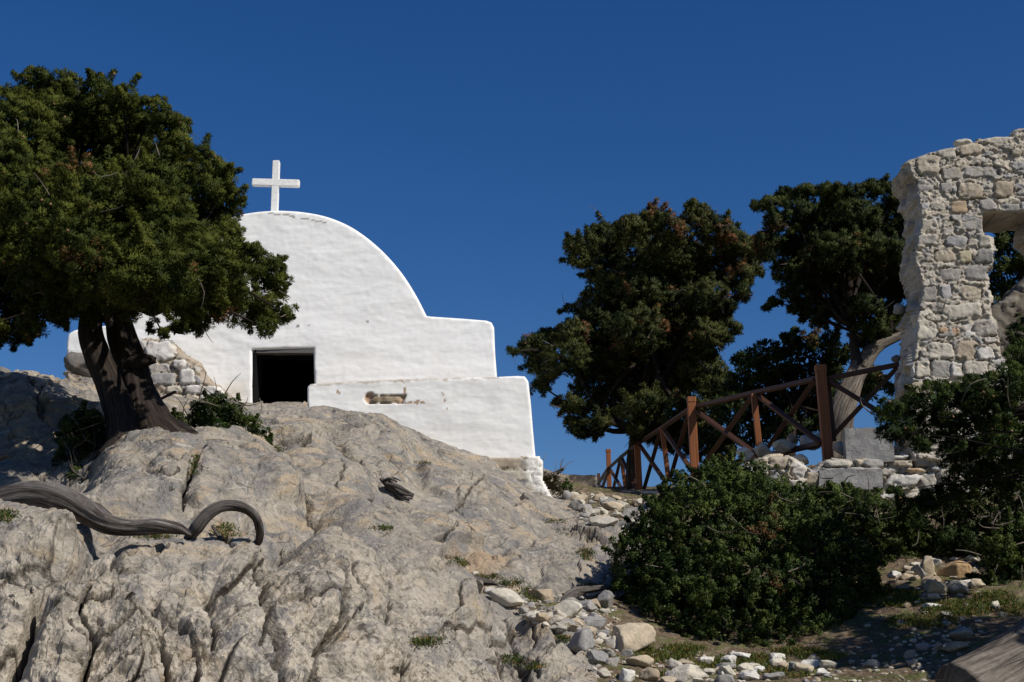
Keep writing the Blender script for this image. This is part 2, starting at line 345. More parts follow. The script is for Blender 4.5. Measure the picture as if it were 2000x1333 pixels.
SOIL = [(1100, 955), (1135, 1000), (1250, 1032), (1262, 1062), (1250, 1130), (1210, 1152), (1140, 1158), (1060, 1160), (1000, 1165), (1040, 1200), (1110, 1205), (1150, 1240), (1165, 1320), (1150, 1500), (2600, 1500), (2600, 700), (1092, 700)]
CRACKS = [  # (line in photo pixels, half width px, depth m)
 ([(200, 1058), (160, 1100), (85, 1150), (62, 1190), (40, 1260), (8, 1340)], 13, .34), ([(62, 1150), (30, 1160), (-20, 1150)], 7, .12), ([(200, 1060), (260, 1080), (330, 1060)], 6, .08), ([(480, 1075), (520, 1120), (510, 1180), (560, 1240), (550, 1333)], 9, .14), ([(155, 1333), (190, 1250), (150, 1200), (170, 1150)], 7, .10), ([(640, 1333), (620, 1270), (660, 1220), (640, 1150), (600, 1110)], 8, .12), ([(300, 1180), (360, 1215), (400, 1290), (380, 1333)], 7, .10), ([(425, 1130), (440, 1190), (425, 1250)], 6, .08),
 ([(355, 1010), (358, 960), (372, 935), (395, 885)], 7, .10), ([(232, 922), (280, 930), (330, 946), (348, 940)], 2.5, .03),
 ([(355, 960), (350, 985), (325, 1000)], 4, .05), ([(600, 958), (625, 990), (640, 1010), (600, 1045), (560, 1062)], 5, .08),
 ([(836, 1036), (868, 1046), (892, 1024)], 5, .08), ([(650, 850), (700, 890), (760, 960), (845, 1050), (900, 1125), (1000, 1215), (1040, 1300)], 7, .05),
 ([(848, 1050), (862, 1100), (905, 1128), (960, 1145), (1080, 1152), (1205, 1146)], 8, .12),
 ([(958, 948), (1012, 976)], 3, .04), ([(878, 996), (920, 972)], 3, .03), ([(1098, 1030), (1160, 1046)], 3.5, .04), ([(1030, 1074), (1078, 1058)], 3, .04), ([(1088, 1064), (1118, 1076)], 3, .04),
 ([(560, 1333), (525, 1250), (530, 1180), (480, 1120)], 6, .06), ([(790, 1333), (742, 1240), (755, 1190), (700, 1130)], 6, .05), ([(330, 1333), (340, 1270), (300, 1230), (160, 1245)], 5, .05),
 ([(50, 768), (76, 780), (112, 762)], 4, .05), ([(76, 780), (74, 818)], 3, .04), ([(0, 762), (38, 765)], 3, .04), ([(80, 733), (150, 740), (200, 732)], 4, .06), ([(120, 742), (168, 748)], 3, .04),
 ([(960, 1250), (990, 1300), (1010, 1320)], 5, .06), ([(1035, 1225), (1045, 1250)], 3, .04), ([(1010, 1240), (1060, 1300)], 4, .05), ([(1200, 1060), (1190, 1085), (1215, 1120)], 6, .07), ([(1120, 1062), (1180, 1090)], 7, .05),
 ([(240, 1180), (310, 1190), (380, 1230), (450, 1225)], 4, .05), ([(440, 1050), (500, 1110), (560, 1130), (600, 1200)], 5, .06), ([(650, 1140), (700, 1200), (640, 1260)], 4, .04), ([(0, 1120), (60, 1140)], 4, .05),
 ([(745, 935), (775, 965), (810, 975)], 6, .05), ([(660, 905), (668, 960)], 3, .03), ([(540, 1180), (640, 1190), (690, 1215)], 4, .05),
]
VALLEYS = [
 ([(205, 1055), (150, 1110), (80, 1155), (55, 1210), (30, 1290), (10, 1360)], 30, .22), ([(520, 1075), (545, 1130), (560, 1180), (600, 1225), (640, 1240)], 24, .13), ([(428, 1140), (440, 1200), (428, 1260), (440, 1340)], 18, .14),
 ([(320, 1120), (310, 1180), (340, 1250), (320, 1340)], 26, .09), ([(200, 1170), (230, 1240), (170, 1300), (180, 1340)], 24, .10), ([(640, 1230), (720, 1200), (800, 1240), (830, 1340)], 26, .09),
 ([(545, 885), (590, 930), (625, 985), (640, 1020), (600, 1052), (540, 1070)], 24, .12), ([(640, 850), (700, 895), (760, 960), (850, 1052), (905, 1130), (1000, 1200), (1060, 1320)], 28, .13),
 ([(380, 880), (365, 940), (357, 1010)], 18, .07), ([(850, 1060), (910, 1112), (980, 1130), (1080, 1150), (1200, 1150)], 16, .14), ([(0, 905), (80, 900), (150, 920)], 50, .30), ([(230, 1075), (330, 1095), (440, 1080), (520, 1090)], 22, .06),
 ([(900, 1000), (980, 1040), (1080, 1050), (1150, 1080), (1220, 1130)], 22, .06), ([(960, 1230), (1010, 1290), (1030, 1340)], 22, .10)]
LUMPS = [(95, 1112, 125, 70, .12), (30, 1240, 70, 90, .10), (120, 1260, 70, 80, .12), (300, 1180, 130, 110, .14), (480, 1200, 60, 130, .14), (600, 1165, 60, 50, .14), (690, 1180, 80, 90, .10), (390, 1290, 60, 70, .10), (560, 1300, 70, 60, .10), (700, 1290, 80, 70, .09), (300, 960, 200, 90, .12), (560, 980, 80, 90, .10), (700, 1050, 120, 80, .08), (720, 860, 110, 60, .10), (930, 1000, 120, 70, .08), (1090, 1100, 110, 50, .10), (1080, 1260, 80, 60, .10), (860, 1200, 110, 80, .07), (260, 1265, 50, 60, .08), (60, 790, 120, 50, .12)]
def build_terrain():
    dense = np.radians(np.linspace(-21.5, 21.5, 900)); sideL = np.radians(-21.5 - 1.1 ** np.arange(1, 42) * 1.55 + 1.55); sideR = -sideL
    ang = np.concatenate([sideL[::-1], dense, sideR]); ang = ang[(ang > -3.1) & (ang < 3.1)]
    r = [0.4]
    while r[-1] < 400:
        q = r[-1]
        st = 0.25 if q < 5.6 else 0.0085 if q < 9.6 else 0.013 + (q - 9.6) * 0.0022 if q < 24 else 0.3 + (q - 24) * 0.12
        if 5.6 <= q < 6.6: st = 0.03
        r.append(q + st)
    r = np.array(r)
    A, Rr = np.meshgrid(ang, r)
    X = np.sin(A) * Rr; Y = np.cos(A) * Rr
    Z = base_z(X, Y)
    P = np.stack([X, Y, Z], -1)
    du = np.gradient(P, axis=1); dv = np.gradient(P, axis=0)
    N = unit(np.cross(du, dv)); N[N[..., 2] < 0] *= -1
    px, py = to_px(P)
    wob = noise(P * 1.6, 5) * 14 + noise(P * 7, 6) * 6
    soil = np.zeros(px.shape); m = (Y > 5.5) & (Y < 60)
    soil[m] = inside(px[m] + wob[m], py[m] + wob[m] * 0.7, SOIL)
    soil[(Y <= 6.4) & (X > -9)] = 1
    soil = soil * 1.0
    for _ in range(3):
        soil[1:-1, 1:-1] = (soil[1:-1, 1:-1] * 2 + soil[2:, 1:-1] + soil[:-2, 1:-1] + soil[1:-1, 2:] + soil[1:-1, :-2]) / 6
    rock = 1 - soil
    near = sstep(11.5, 8.0, Y) * sstep(1020, 1150, py)          # raw broken face at the bottom
    damp = 1 - 0.65 * sstep(1.6, 0.7, np.abs(Y - 19.2)) * (px < 1130)
    W = np.stack([fbm(P * 0.9, 3, 31), fbm(P * 0.9, 3, 32), fbm(P * 0.9, 3, 33)], -1)
    W2 = np.stack([fbm(P * 3.1, 3, 41), fbm(P * 3.1, 3, 42), fbm(P * 3.1, 3, 43)], -1)
    d = fbm(P * 0.8, 3, 1) * 0.13 * rock * damp
    H1, E = facet(P * np.array((0.8, 0.7, 1.0)) + 0.35 * W, 3, 0.26, 0.08); d += H1 * sstep(0, 0.16, E) / 0.85 * 0.5 * rock * damp
    H2, E2 = facet(P * np.array((2.6, 1.9, 2.0)) + 0.55 * W + 0.3 * W2, 4, 0.42, 0.12); d += H2 * sstep(0, 0.2, E2) / 2.3 * (0.18 + 0.14 * near) * rock * damp
    H3, E3 = facet(P * np.array((7.5, 5.5, 5.0)) + 0.8 * W2, 5, 0.5, 0.22); d += H3 * sstep(0, 0.10, E3) / 6.0 * (0.15 + 0.26 * near) * rock
    H4, E4 = facet(P * 19 + 1.5 * W2, 6, 0.5, 0.4); d += H4 * sstep(0, 0.08, E4) / 19 * (0.15 + 0.55 * near) * rock
    g1 = sstep(0.0, 0.35, noise(P * 0.9, 44)); g2 = sstep(0.05, 0.4, noise(P * 1.7, 45))
    d -= 0.07 * rock * (1 - sstep(0, 0.05, E)) * g1 + 0.025 * rock * (1 - sstep(0, 0.07, E2)) * g2
    def ledges(nv, sp, amp, warp, sd, mask):
        t = (P @ (np.array(nv) / np.linalg.norm(nv))) / sp + warp * fbm(P * (0.55 / sp) + sd, 3, sd); fr = t - np.floor(t); hsh = (_h(np.floor(t).astype(np.int64), np.zeros(t.shape, np.int64), np.zeros(t.shape, np.int64), sd) & np.uint32(255)) / 255.
        a_ = sstep(0.0, 0.03, fr); lin = np.minimum(fr, 1 - fr) * sp
        return (fr - 0.5) * amp * (0.4 + 1.2 * hsh) * mask, (1 - sstep(0.004, 0.018, lin)) * mask * (hsh > 0.25)
    mk = lambda sd, f, lo, hi: sstep(lo, hi, noise(P * f + sd, sd)) * rock
    ck = 0
    for nv, sp, amp, wp, sd, m_ in (((0.9, 0.5, 0.35), 0.95, 0.085, 0.55, 201, mk(1, 0.6, -0.25, 0.1)), ((-0.5, 0.3, 1.0), 0.55, 0.055, 0.6, 202, mk(2, 0.8, -0.1, 0.25)), ((1.0, -0.35, 0.1), 0.34, 0.040, 0.8, 203, mk(3, 1.1, 0.0, 0.25) * (0.5 + 0.8 * near)), ((0.3, 0.2, 1.0), 0.20, 0.030, 0.9, 204, mk(4, 1.3, 0.0, 0.3) * (0.25 + 0.5 * near)), ((0.8, 0.6, -0.6), 0.16, 0.022, 0.9, 205, mk(5, 1.9, 0.0, 0.3) * (0.3 + 0.4 * near))):
        h_, c_ = ledges(nv, sp, amp, wp, sd, np.clip(m_, 0, 1.3)); d += h_ * (0.5 + 0.5 * damp); d -= 0.012 * c_; ck = np.maximum(ck, c_ * (0.75 if sp > 0.3 else 0.45))
    fl = ridged(P * np.array((3.0, 1.2, 0.9)), 4, 7)
    d += (fl - 0.75) * 0.035 * rock * near
    d += (ridged(P * np.array((1.5, 2.0, 2.0)) + 5, 5, 9) - 0.75) * 0.03 * rock * damp
    d += fbm(P * 5.5, 4, 11) * 0.012 * (rock * (0.5 + near) + soil * 2) + fbm(P * 20, 3, 12) * 0.005 * (0.6 + near)
    crack = ck + (1 - sstep(0, 0.022, E)) * g1 * 0.8 * rock + (1 - sstep(0, 0.035, E2)) * g2 * 0.7 * rock + (1 - sstep(0, 0.06, E3)) * 0.45 * near * g2 * rock
    sx = px + fbm(P * 8, 3, 51) * 6; sy = py + fbm(P * 8, 3, 52) * 6
    bx = px + fbm(P * 2.5, 3, 53) * 12; by = py + fbm(P * 2.5, 3, 54) * 12; ok = (Y > 5) & (Y < 21)
    for line, hw, dep in VALLEYS:
        L = np.array(line); mm = (px > L[:, 0].min() - 120) & (px < L[:, 0].max() + 120) & (py > L[:, 1].min() - 120) & (py < L[:, 1].max() + 120) & ok
        q = seg_dist(bx[mm], by[mm], line) / hw; d[mm] -= dep * (1 - 0.52 * near[mm]) * np.exp(-q * q)
    for cx, cy, rx, ry, hgt in LUMPS:
        mm = (np.abs(px - cx) < rx * 1.3) & (np.abs(py - cy) < ry * 1.3) & ok
        q = np.hypot((bx[mm] - cx) / rx, (by[mm] - cy) / ry); d[mm] += hgt * (1 - 0.35 * near[mm]) * np.clip(1 - q * q, 0, 1) ** 0.8
    for line, hw, dep in CRACKS:
        L = np.array(line); mm = (px > L[:, 0].min() - 40) & (px < L[:, 0].max() + 40) & (py > L[:, 1].min() - 40) & (py < L[:, 1].max() + 40) & (Y > 5) & (Y < 25)
        q = seg_dist(sx[mm], sy[mm], line)
        d[mm] -= dep * (1 - sstep(0, hw * 1.1, q)) * 1.25
        crack[mm] = np.maximum(crack[mm], 0.9 * (1 - sstep(hw * 0.2, hw * 0.75, q)))
    fade = sstep(40, 28, np.hypot(X, Y)); d *= fade
    d += (1 - fade) * fbm(P * 0.08, 4, 21) * 2.0
    # keep joints clean around the chapel and walls: less relief there
    P2 = P + N * d[..., None]
    rust = np.zeros(px.shape)
    for cx, cy, rx, ry in ((930, 1095, 75, 26), (880, 1080, 30, 22), (560, 885, 14, 10), (575, 895, 10, 8), (450, 1030, 40, 26), (1120, 930, 30, 10), (380, 910, 12, 26)):
        q = np.hypot((px - cx) / rx, (py - cy) / ry) + fbm(P * 5, 3, 61) * 0.35
        rust = np.maximum(rust, (1 - sstep(0.3, 1.2, q)) * 0.6 * (Y < 20))
    raw = np.clip(near * 1.0 + 0.35 * sstep(0.2, 0.7, noise(P * 0.7, 71)), 0, 1)
    nr, nc = X.shape; idx = np.arange(nr * nc).reshape(nr, nc)
    F = np.stack([idx[:-1, :-1], idx[:-1, 1:], idx[1:, 1:], idx[1:, :-1]], -1).reshape(-1, 4)
    o = mesh_obj('ground', P2.reshape(-1, 3), F, M_ROCK, smooth=False, attrs={'soil': soil.ravel(), 'crack': np.clip(crack, 0, 1).ravel(), 'rust': rust.ravel(), 'raw': raw.ravel()})
    tag(o, kind='structure')
    return r, ang, P2
TR, TA, TP = build_terrain()
def ground_at(x, y):
    """height of the finished surface (nearest grid vertex)"""
    r = math.hypot(x, y); a = math.atan2(x, y)
    i = int(np.clip(np.searchsorted(TR, r), 1, len(TR) - 1)); j = int(np.clip(np.searchsorted(TA, a), 1, len(TA) - 1))
    return float(TP[i - 1:i + 1, j - 1:j + 1, 2].mean())
_vis_px, _vis_py = to_px(TP)
def hit(px, py):
    """nearest visible ground point under a photo pixel"""
    a = math.atan((px - 1000) / FPX / (CP - (666.5 - py) / FPX * SP)); j = int(np.clip(np.searchsorted(TA, a), 1, len(TA) - 1))
    col = _vis_py[:, j].copy(); k = np.where((TR > 5.8) & (col <= py))[0]
    i = k[0] if len(k) else len(TR) // 2
    return TP[i, j].copy()

# ------------------------------------------------------------------ loose stones
def ico(sub):
    import bmesh
    bm = bmesh.new(); bmesh.ops.create_icosphere(bm, subdivisions=sub, radius=1)
    V = np.array([v.co[:] for v in bm.verts]); F = np.array([[v.index for v in f.verts] for f in bm.faces]); bm.free()
    return V, F
ICO = {k: ico(k) for k in (2, 3, 4, 5)}
def stone_shape(seed, dims, sub=4, facets=9, rough=1.0, box=0.35):
    rng = np.random.default_rng(seed); V, F = ICO[sub]; V = V.copy()
    V = np.sign(V) * np.abs(V) ** (1 - box * 0.5); 
    for k in range(facets):
        n = unit(rng.normal(size=3)); c = rng.uniform(0.50, 0.82); h = V @ n - c
        V -= np.where(h > 0, h * 0.94, 0)[:, None] * n
    V /= np.abs(V).max(0)
    V = V * (1 + 0.10 * rough * fbm(V * 1.6 + seed, 3, seed)[:, None] + 0.05 * rough * fbm(V * 5 + seed, 4, seed + 3)[:, None])
    return V * (np.array(dims) / 2), F
TONES = {'cream': (0.43, 0.36, 0.265), 'pale': (0.48, 0.44, 0.37), 'grey': (0.27, 0.26, 0.25), 'tan': (0.34, 0.275, 0.20), 'white': (0.60, 0.575, 0.53), 'orange': (0.40, 0.27, 0.15), 'dark': (0.15, 0.14, 0.13), 'lime': (0.70, 0.68, 0.65), 'dim': (0.30, 0.28, 0.25)}
_ss = [100]
def stone(px, py, wpx, hpx, tone, label=None, group=None, Y=None, name='stone', cat='stone', roll=0.0, yaw=None, facets=15, box=0.45, sink=0.15):
    _ss[0] += 1; sd = _ss[0]; rng = random.Random(sd)
    if Y is None:
        g = hit(px, py + hpx * 0.35); Y = g[1] + 0.0
    c = at(px, py, Y); m = mpp(Y)
    wd, ht = wpx * m, hpx * m; dp = (wd * 0.6 + ht * 0.4) * rng.uniform(0.8, 1.1)
    V, F = stone_shape(sd, (wd, dp, ht), 4 if wpx > 24 else 3, facets, 1.0, box)
    yaw = rng.uniform(-0.25, 0.25) if yaw is None else yaw
    cr, sr = math.cos(roll), math.sin(roll); V = V @ np.array(((cr, 0, sr), (0, 1, 0), (-sr, 0, cr))).T
    cy, sy = math.cos(yaw), math.sin(yaw); V = V @ np.array(((cy, -sy, 0), (sy, cy, 0), (0, 0, 1))).T
    V[:, 2] -= ht * 0.0
    base = np.array(TONES[tone]); colr = base * (1 + 0.10 * rng.uniform(-1, 1)) * (1 + 0.12 * fbm(V * 5 / max(wd, 0.1) * 0.6 + sd, 3, sd))[:, None]
    o = mesh_obj(name, V, F, M_STONE, color=colr)
    o.location = (float(c[0]), float(c[1] + dp * 0.12), float(c[2] - ht * 0.08))
    return tag(o, label, cat, group)

# ------------------------------------------------------------------ wall sheets
def wall_solid(name, outline, Y, thick, step, disp, colour, mat, parent=None, holes=(), rag=0.0, round_r=0.03, side=0.0, seed=0, hole_depth=None, back=True, nseg=None):
    """upright slab facing the camera; outline in photo pixels at distance Y; disp(u,v,px,py)->towards camera, colour(u,v,px,py)->(n,3)"""
    def uv(poly):
        return [tuple(at(a, b, Y)[[0, 2]]) for a, b in poly]
    O = uv(outline); H = [uv(h) for h in holes]
    us = [p[0] for p in O]; vs = [p[1] for p in O]
    U = np.arange(min(us) - step, max(us) + 2 * step, step); W = np.arange(min(vs) - step, max(vs) + 2 * step, step)
    UU, VV = np.meshgrid(U, W)
    def warp(u, v):
        if not rag: return u, v
        p = np.stack([u * 3.2, v * 3.2, np.full(u.shape, seed + 0.5)], -1)
        return u + rag * (fbm(p, 4, seed + 1)), v + rag * (fbm(p, 4, seed + 2))
    cu = UU[:-1, :-1] + step / 2; cv = VV[:-1, :-1] + step / 2
    wu, wv = warp(cu, cv)
    keep = inside(wu, wv, O)
    for h in H: keep &= ~inside(wu, wv, h)
    nr, nc = UU.shape; idx = np.arange(nr * nc).reshape(nr, nc)
    F = np.stack([idx[:-1, :-1], idx[:-1, 1:], idx[1:, 1:], idx[1:, :-1]], -1)[keep]
    used = np.unique(F); rem = -np.ones(nr * nc, int); rem[used] = np.arange(len(used)); F = rem[F]
    u = UU.ravel()[used].copy(); v = VV.ravel()[used].copy()
    # boundary edges
    E = np.concatenate([F[:, [0, 1]], F[:, [1, 2]], F[:, [2, 3]], F[:, [3, 0]]]); key = np.sort(E, 1); _, inv, cnt = np.unique(key[:, 0] * 10**7 + key[:, 1], return_inverse=True, return_counts=True)
    B = E[cnt[inv] == 1]; bv = np.unique(B)
    if not rag:                                            # snap the border to the true outline
        for poly in [O] + H:
            for (x0, y0), (x1, y1) in zip(poly, poly[1:] + poly[:1]):
                vx, vy = x1 - x0, y1 - y0; L = vx * vx + vy * vy + 1e-12
                t = np.clip(((u[bv] - x0) * vx + (v[bv] - y0) * vy) / L, 0, 1); qx = x0 + t * vx; qy = y0 + t * vy
                dd = np.hypot(u[bv] - qx, v[bv] - qy); mm = dd < step * 0.95
                # only the nearest edge
                if 'best' not in dir(): pass
                if not hasattr(wall_solid, '_b') or wall_solid._b is None or len(wall_solid._b[0]) != len(bv): wall_solid._b = [np.full(len(bv), 9.0), u[bv].copy(), v[bv].copy()]
                b = wall_solid._b; better = mm & (dd < b[0]); b[0][better] = dd[better]; b[1][better] = qx[better]; b[2][better] = qy[better]
        u[bv] = wall_solid._b[1]; v[bv] = wall_solid._b[2]; wall_solid._b = None
    ed = np.full(len(u), 9.0)
    polys = [O] + H
    if rag:                                                # distance to the real ragged border
        bp = np.stack([u[bv], v[bv]], 1)
        for s in range(0, len(u), 3000):
            near = np.hypot(u[s:s + 3000, None] - bp[None, ::2, 0], v[s:s + 3000, None] - bp[None, ::2, 1]); ed[s:s + 3000] = near.min(1)
        ed[bv] = 0
    else:
        for poly in polys: ed = np.minimum(ed, seg_dist(u, v, poly + poly[:1]))
    P3 = np.stack([u, np.full(len(u), Y), v], -1); px, py = to_px(P3)
    dd = disp(u, v, px, py) * sstep(0, round_r * 1.2, ed)
    e = np.clip(ed, 0, round_r); rec = round_r - np.sqrt(np.maximum(round_r ** 2 - (round_r - e) ** 2, 0))
    P3[:, 1] = Y - dd + rec
    col = colour(u, v, px, py)
    n0 = len(u); Vs = [P3]; Fs = [F[:, ::-1] if False else F]; Cs = [col]
    # sides
    ns = nseg or max(2, int(thick / max(step * 2.5, 0.03))); pos = -np.ones(n0, int); pos[bv] = np.arange(len(bv))
    prev = bv.copy(); tot = n0
    for k in range(1, ns + 1):
        yy = Y + round_r + (thick - round_r) * k / ns
        q = np.stack([u[bv], np.full(len(bv), yy), v[bv]], -1)
        if side:
            o1 = fbm(q * 4.5, 4, seed + 5) * side; o2 = fbm(q * 4.5 + 9, 4, seed + 6) * side
            F1, Ev, I = voronoi(q * np.array((4, 4, 5.5)), seed + 8); o1 = o1 + (I - 0.5) * side * 2.4 * sstep(0, 0.08, Ev)
            q[:, 0] += o1; q[:, 2] += o2 * 0.5
        Vs.append(q); Cs.append(colour(q[:, 0] + q[:, 1], q[:, 2], px[bv] + (yy - Y) * 60, py[bv]) if side else col[bv])
        cur = np.arange(tot, tot + len(bv)); a = prev[pos[B[:, 0]]]; b = prev[pos[B[:, 1]]]; c = cur[pos[B[:, 1]]]; d = cur[pos[B[:, 0]]]
        Fs.append(np.stack([b, a, d, c], -1)); prev = cur; tot += len(bv)
    if back:
        q = P3.copy(); q[:, 1] = 2 * (Y + thick) - (Y + thick) + (Y - P3[:, 1]) * 0 ; bi = np.arange(tot, tot + n0); bi2 = bi.copy(); bi2[bv] = prev
        q[:, 1] = Y + thick + np.abs(dd) * 0.6; Vs.append(q); Cs.append(col); Fs.append(bi2[F][:, ::-1])
    # loose duplicates in bi for border are harmless
    V = np.concatenate(Vs); C = np.concatenate(Cs); FF = np.concatenate(Fs)
    us_ = np.unique(FF); rm = -np.ones(len(V), int); rm[us_] = np.arange(len(us_))
    return mesh_obj(name, V[us_], rm[FF], mat, parent, color=C[us_])

# ------------------------------------------------------------------ masonry pattern
def masonry(stones, seed, cell=(0.20, 0.13), mortar=(0.50, 0.465, 0.41), fill=0.55, prot=0.05, palette=((0.42, 0.36, 0.28), (0.36, 0.335, 0.30), (0.27, 0.265, 0.26), (0.45, 0.40, 0.32), (0.48, 0.44, 0.37)), gap=0.10, rough=0.018, cover=0.35, blend=0.25):
    """stones: (cx, cy, w, h, tone) in photo pixels; the rest is filled with small random stones in mortar"""
    cache = {}
    def calc(u, v, px, py):
        k = (len(u), float(u[:5].sum()), float(v[-5:].sum()))
        if k in cache: return cache[k]
        q = np.stack([u, v, np.full(len(u), seed * 1.7)], -1)
        w1 = fbm(q * 7, 3, seed + 1); w2 = fbm(q * 7, 3, seed + 2)
        hgt = fbm(q * 9, 4, seed + 3) * rough + fbm(q * 32, 3, seed + 4) * rough * 0.6
        # knobbly mortar with small pits
        F0, E0, I0 = voronoi(np.stack([u / 0.055 + w1, v / 0.04 + w2, q[:, 2]], -1), seed + 5, two_d=True)
        hgt = hgt + (I0 - 0.5) * rough * 1.6 * sstep(0, 0.2, E0)
        col = np.array(mortar) * (1 + 0.16 * fbm(q * 6, 4, seed + 6) - 0.45 * (1 - sstep(0, 0.08, E0)) * (I0 > 0.72))[:, None]
        F1, E, I = voronoi(np.stack([u / cell[0] + 0.35 * w1, v / cell[1] + 0.3 * w2, q[:, 2]], -1), seed + 7, 0.8, two_d=True)
        is_s = (I < fill); g = sstep(gap * 0.5, gap * 1.6, E) * is_s
        pal = np.array(palette); pc = pal[(I * 9973).astype(int) % len(pal)] * (0.8 + 0.4 * ((I * 517) % 1))[:, None]
        hgt = hgt * (1 - 0.5 * g) + g * prot * (0.35 + 0.65 * ((I * 131) % 1))
        hgt = hgt - 0.022 * is_s * (1 - sstep(0.0, gap * 0.8, E))
        col = col * (1 - g[:, None]) + pc * (1 + 0.14 * fbm(q * 11, 3, seed + 9))[:, None] * g[:, None]
        for i, (cx, cy, sw, sh, tone) in enumerate(stones):
            mm = (np.abs(px - cx) < sw * 0.8) & (np.abs(py - cy) < sh * 0.8)
            if not mm.any(): continue
            rng = random.Random(seed * 100 + i); rot = rng.uniform(-0.22, 0.22); pw = rng.uniform(3.0, 7.0)
            dx = (px[mm] - cx) / (sw / 2); dy = (py[mm] - cy) / (sh / 2)
            dx, dy = dx + dy * rot, dy - dx * rot * 0.6
            d = (np.abs(dx) ** pw + np.abs(dy) ** pw) ** (1 / pw) * (1 + 0.20 * w1[mm] + 0.12 * w2[mm] * np.sign(dx) + 0.08 * fbm(q[mm] * 22, 3, i)) * rng.uniform(0.94, 1.08)
            smear = sstep(0.05, 0.45, fbm(q[mm] * 5.5 + i, 4, seed + 60)) * cover; ins = sstep(1.02, 0.95, d) * (1 - smear); ring = sstep(1.16, 1.04, d) * (1 - sstep(1.02, 0.95, d)) * sstep(-0.2, 0.3, w2[mm])
            h2 = prot * rng.uniform(0.5, 1.3) * np.sqrt(np.clip(1 - d ** 9, 0, 1)) + (dx * rng.uniform(-1, 1) + dy * rng.uniform(-1, 1)) * prot * 0.35 + fbm(q[mm] * 8, 3, seed + i) * 0.012
            hgt[mm] = hgt[mm] * (1 - ins) * (1 - ring * 0.6) + h2 * ins - 0.03 * ring
            tc = (np.array(TONES[tone]) if isinstance(tone, str) else np.array(tone)) * (1 - blend) + np.array(mortar) * blend
            if isinstance(tone, str) and tone == 'mix': pass
            col[mm] = col[mm] * (1 - ins[:, None]) * (1 - 0.6 * ring)[:, None] + tc * (1 + 0.16 * fbm(q[mm] * 7, 3, seed + i))[:, None] * ins[:, None]
        cache.clear(); cache[k] = (hgt, np.clip(col, 0.01, 0.9)); return cache[k]
    return (lambda u, v, px, py: calc(u, v, px, py)[0]), (lambda u, v, px, py: calc(u, v, px, py)[1])

# ------------------------------------------------------------------ tubes, boxes
def tube(path, radii, nseg=14, rough=0.0, seed=0, lobes=0, sub=6, cap=True, twist=0.0):
    """swept tube through points; returns V, F(list), uv"""
    Pp = np.array(path, float); rr = np.array(radii, float); n = len(Pp)
    t = np.linspace(0, n - 1, (n - 1) * sub + 1); i = np.clip(t.astype(int), 0, n - 2); f = (t - i)[:, None]
    Pm = np.vstack([2 * Pp[0] - Pp[1], Pp, 2 * Pp[-1] - Pp[-2]])
    p0, p1, p2, p3 = Pm[i], Pm[i + 1], Pm[i + 2], Pm[i + 3]
    C = 0.5 * ((2 * p1) + (-p0 + p2) * f + (2 * p0 - 5 * p1 + 4 * p2 - p3) * f ** 2 + (-p0 + 3 * p1 - 3 * p2 + p3) * f ** 3)
    rad = np.interp(t, np.arange(n), rr)
    T = unit(np.gradient(C, axis=0)); up = np.array((0.3, 0.9, 0.2)); A = unit(np.cross(T, up)); Bn = np.cross(T, A)
    th = np.linspace(0, 2 * math.pi, nseg, endpoint=False)
    s = np.concatenate([[0], np.cumsum(np.linalg.norm(np.diff(C, axis=0), axis=1))])
    tt = th[None] + twist * s[:, None]
    ring = np.cos(tt)[..., None] * A[:, None] + np.sin(tt)[..., None] * Bn[:, None]
    k = np.ones((len(C), nseg))
    if lobes: k += 0.10 * np.cos(lobes * th)[None] + 0.06 * np.cos((lobes + 2) * th + 1)[None]
    V = C[:, None] + ring * (rad[:, None] * k)[..., None]
    if rough:
        V = V + ring * (fbm(np.stack([np.cos(tt) * 1.6 + seed, np.sin(tt) * 1.6, np.repeat(s[:, None], nseg, 1) * 1.5], -1), 4, seed) * rough * rad[:, None])[..., None]
    m = len(C); idx = np.arange(m * nseg).reshape(m, nseg)
    F = np.stack([idx[:-1], np.roll(idx[:-1], -1, 1), np.roll(idx[1:], -1, 1), idx[1:]], -1).reshape(-1, 4)
    uvv = np.stack([np.repeat((np.abs(np.linspace(-1, 1, nseg)))[None], m, 0), np.repeat(s[:, None], nseg, 1)], -1).reshape(-1, 2)
    V = V.reshape(-1, 3)
    if cap:
        V = np.vstack([V, C[0], C[-1]]); a, b = len(V) - 2, len(V) - 1; uvv = np.vstack([uvv, [0.5, 0], [0.5, s[-1]]])
        f1 = np.stack([np.full(nseg, a), np.roll(idx[0], -1), idx[0], np.full(nseg, a)], -1)[:, :3]; f2 = np.stack([np.full(nseg, b), idx[-1], np.roll(idx[-1], -1)], -1)
        return V, [F, np.vstack([f1, f2])], uvv
    return V, [F], uvv
def join(parts):
    """join (V, [F...], uv) pieces"""
    Vs, Q, T, U, o = [], [], [], [], 0
    for V, Fs, uv in parts:
        Vs.append(V); U.append(uv)
        for f in Fs: (Q if f.shape[1] == 4 else T).append(f + o)
        o += len(V)
    F = []
    if Q: F.append(np.vstack(Q))
    if T: F.append(np.vstack(T))
    return np.vstack(Vs), F, np.vstack(U)
